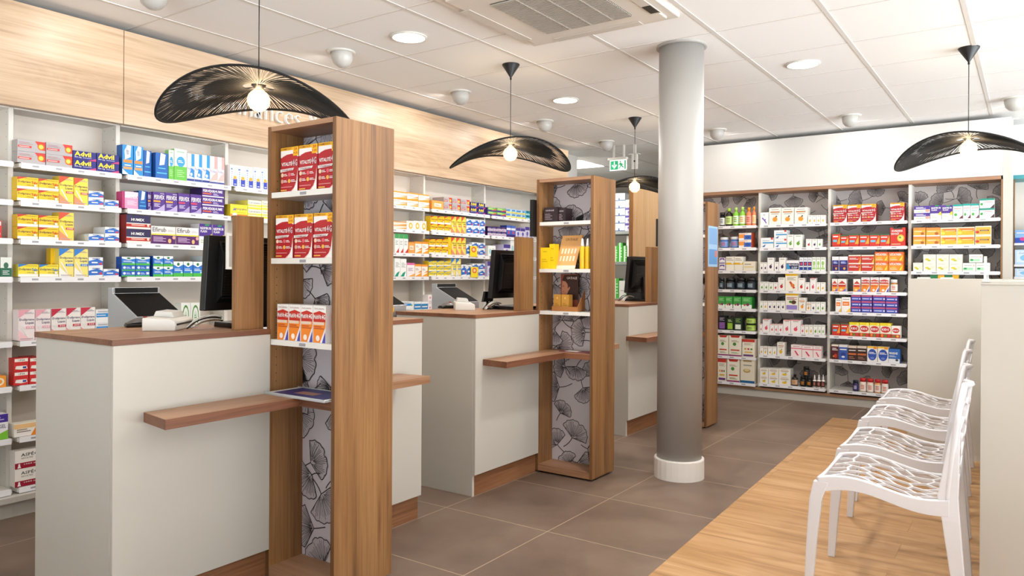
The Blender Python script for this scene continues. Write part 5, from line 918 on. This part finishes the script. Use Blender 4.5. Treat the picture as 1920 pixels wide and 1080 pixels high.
# ---------------------------------------------------------------- far right shelving
t=thing('shelving_unit','far wall shelving with blue cartons at the right edge of photo','shelving',(.3,8.3,0))
XR=-.150
b=MB(); b.box(XR,8.2,0,XR+.014,8.5,2.10); b.build('side_panel',W_V,t)
b=MB(); b.box(XR+.015,8.48,0,.9,8.5,2.10); b.build('back_panel',WHITE,t)
b=MB(); b.box(XR,8.18,2.10,.9,8.5,2.135); b.build('top_strip',mat('teal_light_strip','3f9aa4',.4),t)
FR=[1.52,1.325,1.215,.95,.7,.4]
for z in FR:
    b=MB(); b.box(XR+.015,8.2,z-.02,.89,8.48,z); s=b.build('shelf_board',STRIP,t)
b=MB(); b.box(XR,8.2,2.135,1.5,8.26,CEIL); b.build('light_fascia',mat('white_fascia_gloss','e8ecec',.2),t)
for z,zt,k,n in ((1.52,1.64,'bref',4),(1.325,1.46,'bpad',3),(1.215,1.29,'bpad',3)):
    w=.115 if n==4 else .15
    for i in range(n): place_carton(k,'E',XR+.02+i*w,XR+.02+(i+1)*w,z+.0005,zt,8.21,.12,f'{D[k][0]}, {ORD[i]} from left, {"upper" if z>1.5 else "middle" if z>1.3 else "lower"} shelf, right edge unit','cartons in the right edge unit')
# ---------------------------------------------------------------- staff area seen through the gap
t=thing('wall_panel','pale oak hanging panel between farthest tower and storage area','wall panel',(-3.34,7.05,1.39))
b=MB(); b.box(-3.198,6.66,1.39,-3.18,7.52,2.07); b.build('door',W_FV,t,bevel=.001)
b=MB(); b.box(-3.24,6.66,1.39,-3.199,7.52,2.068); b.build('body',W_V,t)
t=thing('base_cabinet','base cabinet with dark sheet for the shaded opening under pale oak panel','cabinet',(-3.34,7.05,0))
b=MB(); b.box(-3.5,6.66,0,-3.18,7.52,.95); b.build('body',PANEL,t); b=MB(); b.box(-3.26,6.66,.951,-3.245,7.52,1.389); b.build('back_panel',mat('opening_shade','1c1c1e',.6),t)  # dark sheet painted for the shade in the opening below the hanging panel
b=MB(); b.box(-3.244,6.7,1.29,-3.19,7.5,1.30); b.build('shelf_board',STEEL,t)
t=thing('storage_rack','grey steel storage rack stacked with boxes beyond the counters','storage rack',(-4.5,8.95,0))
b=MB()
for x in (-5.1,-4.0):
    for y in (8.72,9.1): b.box(x-.015,y-.015,0,x+.015,y+.015,2.3)
b.build('post',STEEL,t)
for z in (1.77,1.375,.9,.5): b=MB(); b.box(-5.1,8.70,z-.04,-4.0,9.12,z); b.build('shelf_board',STEEL,t)
def sp(x): return P(x,500,Y=8.74)[0]
for i in range(5):
    place_carton('whb','E',sp(1150),sp(1171),1.7705+i*.098,1.7705+(i+1)*.098-.001,8.74,.14,f'white box with blue ribbon print, {ORD[4-i]} down the stack on the storage rack','white ribbon boxes',cat='storage box',name='storage_box')
for i in range(4): place_carton('lavx' if i<3 else 'wht','E',sp(1172),sp(1187)+.0,1.7705+i*.1,1.7705+(i+1)*.1-.001,8.74,.14,f'pale lilac packet, {ORD[3-i]} down the right stack on the storage rack','pale packets',cat='storage box',name='storage_box')
for i in range(3): place_carton('gtub','E',sp(1150)+i*.067,sp(1150)+(i+1)*.067-.004,1.3755,1.58+.04*(i%2),8.74,.1,f'tall green and white carton, {ORD[i]} from left on the storage rack','green rack cartons',cat='storage box',name='storage_box')
for i in range(6): place_carton('whp','E',sp(1174.5),sp(1188),1.3755+i*.055,1.3755+(i+1)*.055-.001,8.74,.12,f'flat white packet, {ORD[5-i]} down the stack on the storage rack','flat white packets',cat='storage box',name='storage_box')
for i in range(3): place_carton(['gtub','whp','grnw'][i],'E',sp(1148)+i*.1,sp(1148)+(i+1)*.1-.004,.9005,1.16-.03*i,8.74,.12,f'{D[["gtub","whp","grnw"][i]][0]}, {ORD[i]} from left on the lower rack shelf','lower rack cartons',cat='storage box',name='storage_box')
# ---------------------------------------------------------------- ceiling fittings
LIGHTM=mat('downlight_diffuser','ffffff',.4,emit='fff8f0',es=6)
def area(name,loc,size,power,col=(1,.975,.94),rot=(0,0,0),shape='DISK'):
    l=bpy.data.lights.new(name,'AREA'); l.shape=shape; l.size=size; l.energy=power; l.color=col
    o=bpy.data.objects.new(name,l); C.objects.link(o); o.location=loc; o.rotation_euler=rot; return o
dl=[(-2.99,3.234),(-3.04,5.10),(-1.234,5.08),(-2.95,1.37),(-1.22,3.21),(-1.2,1.35),(.62,5.08),(.64,3.2),(.64,1.33),(-1.2,-.5),(-2.9,-.5),(.64,-.5)]
DN=['round recessed downlight above the nearest pendant lamp','round recessed downlight between the first two pendants','round recessed downlight right of the white pillar']
for i,(x,y) in enumerate(dl):
    t=thing('downlight',DN[i] if i<3 else 'round recessed downlight outside the photographed view','ceiling light',(x,y,CEIL-.01),group='recessed downlights' if i<3 else 'recessed downlights outside the view')
    b=MB(); b.lathe([(.098,CEIL),(.108,CEIL-.002),(.108,CEIL-.008),(.094,CEIL-.009)],x,y,36,cap=False); b.build('trim_ring',WHITE,t)
    b=MB(); b.lathe([(.094,CEIL-.007),(.093,CEIL-.006)],x,y,36); b.build('diffuser',LIGHTM,t)
    area('downlight_lamp',(x,y,CEIL-.012),.18,[9,14,20,2.5,20,2.5,13,5,2.5][i] if i<9 else 2.5)
def spotfit(x,y,aim,lb,pw=9):
    t=thing('spotlight',lb,'spotlight',(x,y,CEIL-.1),group='white eyeball spotlights')
    b=MB(); b.lathe([(.085,CEIL),(.088,CEIL-.004),(.082,CEIL-.01),(.066,CEIL-.010)],x,y,32,cap=False); b.build('trim_ring',WHITE,t)
    d=(Vector(aim)-Vector((x,y,CEIL-.03))).normalized()
    b=MB(); 
    prof=[(.066,.0),(.066,.03),(.06,.06),(.04,.085),(.012,.098)]
    b.lathe([(r,-z) for r,z in prof],0,0,28)
    tilt=Matrix.Translation((x,y,CEIL-.006)) @ (Matrix.Rotation(math.radians(-16),4,'Y') if abs(d.x)>abs(d.y) else Matrix.Rotation(math.radians(-16),4,'X'))
    b.v=[tuple(tilt@Vector(v)) for v in b.v]; b.build('head',mat('spot_white','bdbab5',.35),t)
    l=bpy.data.lights.new('spot_lamp','SPOT'); l.energy=pw; l.spot_size=math.radians(168); l.spot_blend=.8; l.shadow_soft_size=.035; l.color=(1,.97,.93)
    o=bpy.data.objects.new('spot_lamp',l); C.objects.link(o)
    side=Vector((d.x,d.y,0)).normalized()*.125
    o.location=Vector((x,y,CEIL-.035))+side; o.rotation_euler=(Vector(aim)-o.location).to_track_quat('-Z','Y').to_euler()
SL=['white ceiling spotlight cut off at the top edge above fascia','white ceiling spotlight above the nearest pendant, second along the fascia','white ceiling spotlight, third along the fascia','white ceiling spotlight, fourth along the fascia','white ceiling spotlight, fifth along the fascia near the exit sign']
for i,(x,y) in enumerate(((-3.53,1.99),(-3.544,3.22),(-3.574,4.433),(-3.62,5.70),(-3.64,6.93))): spotfit(x,y,(-4.2,y,1.75),SL[i],5.5 if i<2 else 9)
spotfit(-3.53,.75,(-4.2,.75,1.75),'white ceiling spotlight outside the left edge of the photo',4.5)
for i,(x,y) in enumerate(((-2.461,6.943),(-1.291,6.95),(-.12,6.95))): spotfit(x,y,(x,7.6,1.75),['white ceiling spotlight just right of the pillar top','white ceiling spotlight above the cream end wall fascia','white ceiling spotlight behind the right-hand pendant'][i],6)
# air conditioner cassette
t=thing('air_conditioner','white square ceiling air conditioner cassette with grille','air conditioner',(-1.97,3.25,CEIL-.04))
A0,A1,B0_,B1_=-2.45,-1.53,2.80,3.74
b=MB(); b.box(A0,B0_,CEIL-.022,A1,B1_,CEIL); b.box(A0+.05,B0_+.05,CEIL-.032,A1-.05,B1_-.05,CEIL-.02); b.build('face_panel',mat('ac_plastic','ddd5cb',.4),t,bevel=.006)
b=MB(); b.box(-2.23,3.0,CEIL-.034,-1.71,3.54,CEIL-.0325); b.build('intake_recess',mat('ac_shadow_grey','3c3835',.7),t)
b=MB()
for i in range(34): y=3.005+i*.016; b.box(-2.23,y,CEIL-.040,-1.71,y+.0065,CEIL-.034)
for x in (-2.08,-1.95,-1.82): b.box(x-.004,3.0,CEIL-.041,x+.004,3.54,CEIL-.034)
b.build('intake_grille',mat('ac_grille','b9b1a7',.45),t)
for q in ((-2.425,3.0,-2.36,3.58),(-1.62,3.0,-1.565,3.58),(-2.25,3.64,-1.72,3.70),(-2.25,2.84,-1.72,2.90)):
    b=MB(); b.box(q[0],q[1],CEIL-.036,q[2],q[3],CEIL-.0325); b.build('air_flap',mat('ac_flap','cfc7bd',.45),t,bevel=.001)
b=MB(); b.box(-1.615,3.45,CEIL-.038,-1.57,3.56,CEIL-.036); b.build('control_badge',BLACK,t)
# exit sign and sensor
t=thing('exit_sign','green and white emergency exit sign with arrow and running man','exit sign',(-3.6,7.2,2.4))
EX0,EX1=-3.735,-3.535; ez0,ez1=2.322,2.437; eyy=7.2
b=MB(); b.box(EX0-.02,eyy-.01,2.437,EX1+.0,eyy+.04,2.462); b.box(EX0+.03,eyy+.01,2.462,EX0+.05,eyy+.03,CEIL); b.box(EX1-.05,eyy+.01,2.462,EX1-.03,eyy+.03,CEIL); b.build('lamp_housing',WHITE,t,bevel=.002)
b=MB(); b.box(EX0,eyy+.002,ez0,EX1,eyy+.01,ez1,0)
fe=lambda u,v,e=.0008:(EX0+(EX1-EX0)*u,eyy+.002-e,ez0+(ez1-ez0)*v)
def poly(pts,mi,e=.0008): b.add([fe(u,v,e) for u,v in pts],[tuple(range(len(pts)))],mi)
poly([(.06,.1),(.5,.1),(.5,.9),(.06,.9)],1); poly([(.88,.1),(.95,.1),(.95,.9),(.88,.9)],1)
poly([(.25,.85),(.25,.5),(.31,.5),(.31,.85)],0,.0016); poly([(.28,.18),(.44,.5),(.38,.58),(.28,.4),(.18,.58),(.12,.5)],0,.0016)
n=10; poly([(.64+.04*math.cos(2*PI*i/n),.8+.07*math.sin(2*PI*i/n)) for i in range(n)],1,.0012)
poly([(.6,.7),(.68,.7),(.74,.46),(.67,.4),(.62,.5)],1,.0012); poly([(.62,.66),(.5,.52),(.53,.48),(.64,.56)],1,.0014); poly([(.7,.64),(.82,.52),(.8,.47),(.69,.55)],1,.0014)
poly([(.68,.46),(.74,.46),(.84,.28),(.8,.2),(.76,.28)],1,.0014); poly([(.66,.46),(.7,.4),(.62,.26),(.56,.14),(.52,.18),(.6,.32)],1,.0014)
b.build('sign_plate',[mat('sign_white','eef2ee',.4,emit='eef2ee',es=.5),mat('sign_green','12a46a',.4,emit='12a46a',es=.3)],t)
b=MB(); b.box(-3.50,7.25,2.33,-3.44,7.28,2.49,0); b.box(-3.475,7.24,2.49,-3.465,7.29,CEIL,0); b.box(-3.53,7.24,2.488,-3.42,7.3,2.494,0)
n=14; b.add([(-3.466+.011*math.cos(2*PI*i/n),7.2492,2.415+.011*math.sin(2*PI*i/n)) for i in range(n)],[tuple(range(n))],1)
o=b.build('motion_sensor',[WHITE,BLACK]); tag(o,'small white ceiling sensor box beside the exit sign','sensor'); centre_origin(o)
t=thing('ceiling_panel_light','square white ceiling light panel beyond the fascia end','ceiling light',(-4.78,8.2,CEIL-.01))
b=MB(); b.box(-5.08,7.91,CEIL-.008,-4.49,8.5,CEIL-.004); b.build('diffuser',mat('panel_diffuser','ffffff',.4,emit='fff8ee',es=5),t)
area('panel_lamp',(-4.78,8.2,CEIL-.02),.55,30,shape='SQUARE')
# ---------------------------------------------------------------- pendants
def pendant(x,y,zb,lb,rz,flip,seed):
    t=thing('pendant_lamp',lb,'pendant lamp',(x,y,CEIL),0,'black woven wavy pendant lamps')
    zc=zb+.072
    b=MB(); b.lathe([(.058,CEIL),(.057,CEIL-.006),(.006,CEIL-.085),(.006,CEIL-.1)],x,y,32); b.build('ceiling_rose',BLACK,t)
    b=MB(); b.tube([(x,y,CEIL-.08),(x,y,zc+.01)],.0022,8); b.build('suspension_cable',BLACK,t)
    R=.395; rz=math.atan2(-x,y); ca,sa=math.cos(rz),math.sin(rz)
    def surf(r,th):
        lx=r*R*math.cos(th); ly=r*R*.97*math.sin(th)
        z=-.135*(lx/R)**2-.02*(lx/R)**4+flip*(.048 if flip>0 else .052)*(lx/R)*(ly/R)-.02*(ly/R)**2
        return Vector((x+lx*ca-ly*sa,y+lx*sa+ly*ca,zc-.012+z+.0*(1-r)))
    b=MB(); rnd=random.Random(seed); n=250
    for i in range(n):
        th=2*PI*(i+rnd.uniform(-.28,.28))/n; w=.0022
        pts=[surf(r,th+rnd.uniform(-.004,.004)*0) for r in (.17,.3,.48,.66,.83,1.0)]
        # slight layering
        o=Vector((0,0,.004*(i%3-1)))
        pts=[p+o*(4*r*(1-r)) for p,r in zip(pts,(.17,.3,.48,.66,.83,1))]
        b.tube(pts,w,3,sm=False)
    b.build('woven_shade',CORD,t)
    b=MB(); b.tube([surf(1.0,2*PI*i/72) for i in range(72)],.0055,6,closed=True); b.build('rim',CORD,t)
    b=MB(); b.tube([surf(.17,2*PI*i/28) for i in range(28)],.003,6,closed=True); 
    for k in range(3): b.tube([surf(.17,2*PI*k/3+.4),(x,y,zc-.012)],.002,6)
    b.build('centre_ring',BLACK,t)
    b=MB(); b.lathe([(.026,zc+.012),(.030,zc+.004),(.030,zc-.010),(.022,zc-.013),(.020,zc-.024)],x,y,24); b.build('lamp_holder',BLACK,t)
    s=b=MB(); r=.0475; zq=zb
    prof=[(.016,zc-.02)]+[(r*math.sin(a),zq+r*math.cos(a)) for a in [math.radians(d) for d in (28,45,62,80,98,116,134,152,168,179.5)]]
    b.lathe(prof,x,y,24,cap=False)
    g=mat('warm_bulb_glass','ffe2b8',.05,emit='ffc47a',es=.35,alpha=.14); bl=b.build('bulb',g,t)
    b=MB(); b.lathe([(.004,zq+.03),(.013,zq+.018),(.015,zq),(.011,zq-.02),(.003,zq-.028)],x,y,14); b.build('filament',mat('hot_filament','ffffff',.4,emit='ffd9a0',es=60),t)
    l=bpy.data.lights.new('bulb_lamp','POINT'); l.energy=8; l.color=(1,.75,.46); l.shadow_soft_size=.045; o=bpy.data.objects.new('bulb_lamp',l); C.objects.link(o); o.location=(x,y,zb-.0)
    return t
VA=TH
pendant(-2.697,1.99,1.945,'large black woven pendant lamp over the foreground counter',0,1,1)
pendant(-2.827,4.04,2.005,'black woven pendant lamp in front of the fascia, above middle tower',0,-1,2)
pendant(-2.881,6.03,1.985,'small far black woven pendant lamp left of the pillar',0,-1,3)
pendant(-.319,5.27,1.985,'black woven pendant lamp at the right, before the end wall',0,1,4)
# ---------------------------------------------------------------- world, camera
w=bpy.data.worlds.new('World'); bpy.context.scene.world=w; w.use_nodes=True
nt=w.node_tree; bg=nt.nodes['Background']; tc=nt.nodes.new('ShaderNodeTexCoord'); sp_=nt.nodes.new('ShaderNodeSeparateXYZ'); nt.links.new(tc.outputs['Generated'],sp_.inputs[0])
mr=nt.nodes.new('ShaderNodeMapRange'); mr.inputs[1].default_value=-.04; mr.inputs[2].default_value=.04; mr.inputs[3].default_value=WG; mr.inputs[4].default_value=WS
nt.links.new(sp_.outputs[2],mr.inputs[0]); nt.links.new(mr.outputs[0],bg.inputs[1]); bg.inputs[0].default_value=(.87,.95,1,1)
for a_,c_ in ((-.5,1.6),(1.7,3.8),(3.9,6.0),(6.1,7.6)):  # portals at the added right wall openings, guiding the fill daylight
    l=bpy.data.lights.new('added_opening_portal','AREA'); l.shape='RECTANGLE'; l.size=2.4; l.size_y=c_-a_; l.cycles.is_portal=True
    o=bpy.data.objects.new('added_opening_portal',l); C.objects.link(o); o.location=(3.62,(a_+c_)/2,1.3); o.rotation_euler=(0,math.radians(90),0)
l=bpy.data.lights.new('added_opening_portal','AREA'); l.shape='RECTANGLE'; l.size=2.8; l.size_y=2.0; l.cycles.is_portal=True  # portal at the added front wall opening
o=bpy.data.objects.new('added_opening_portal',l); C.objects.link(o); o.location=(-.2,-3.02,1.07); o.rotation_euler=(math.radians(90),0,0)
cam=bpy.data.cameras.new('camera'); cam.sensor_width=36; cam.lens=FOC/1920*36; cam.shift_y=-(540-PY)/1920; cam.clip_end=60; cam.clip_start=.05
co=bpy.data.objects.new('camera',cam); C.objects.link(co)
F_=Vector((FW[0],FW[1],0)); R_=Vector((RT[0],RT[1],0)); U_=Vector((0,0,1))
rc=R_*math.cos(RO)+U_*math.sin(RO); uc=-R_*math.sin(RO)+U_*math.cos(RO)
M=Matrix((rc,uc,-F_)).transposed().to_4x4(); M.translation=Vector((0,0,H)); co.matrix_world=M
bpy.context.scene.camera=co
vs=bpy.context.scene.view_settings; vs.view_transform='Standard'; vs.look='None'; vs.exposure=.12; vs.gamma=1; vs.use_curve_mapping=False
bpy.context.scene.cycles.use_denoising=True
bpy.context.scene.cycles.max_bounces=8; bpy.context.scene.cycles.sample_clamp_indirect=6
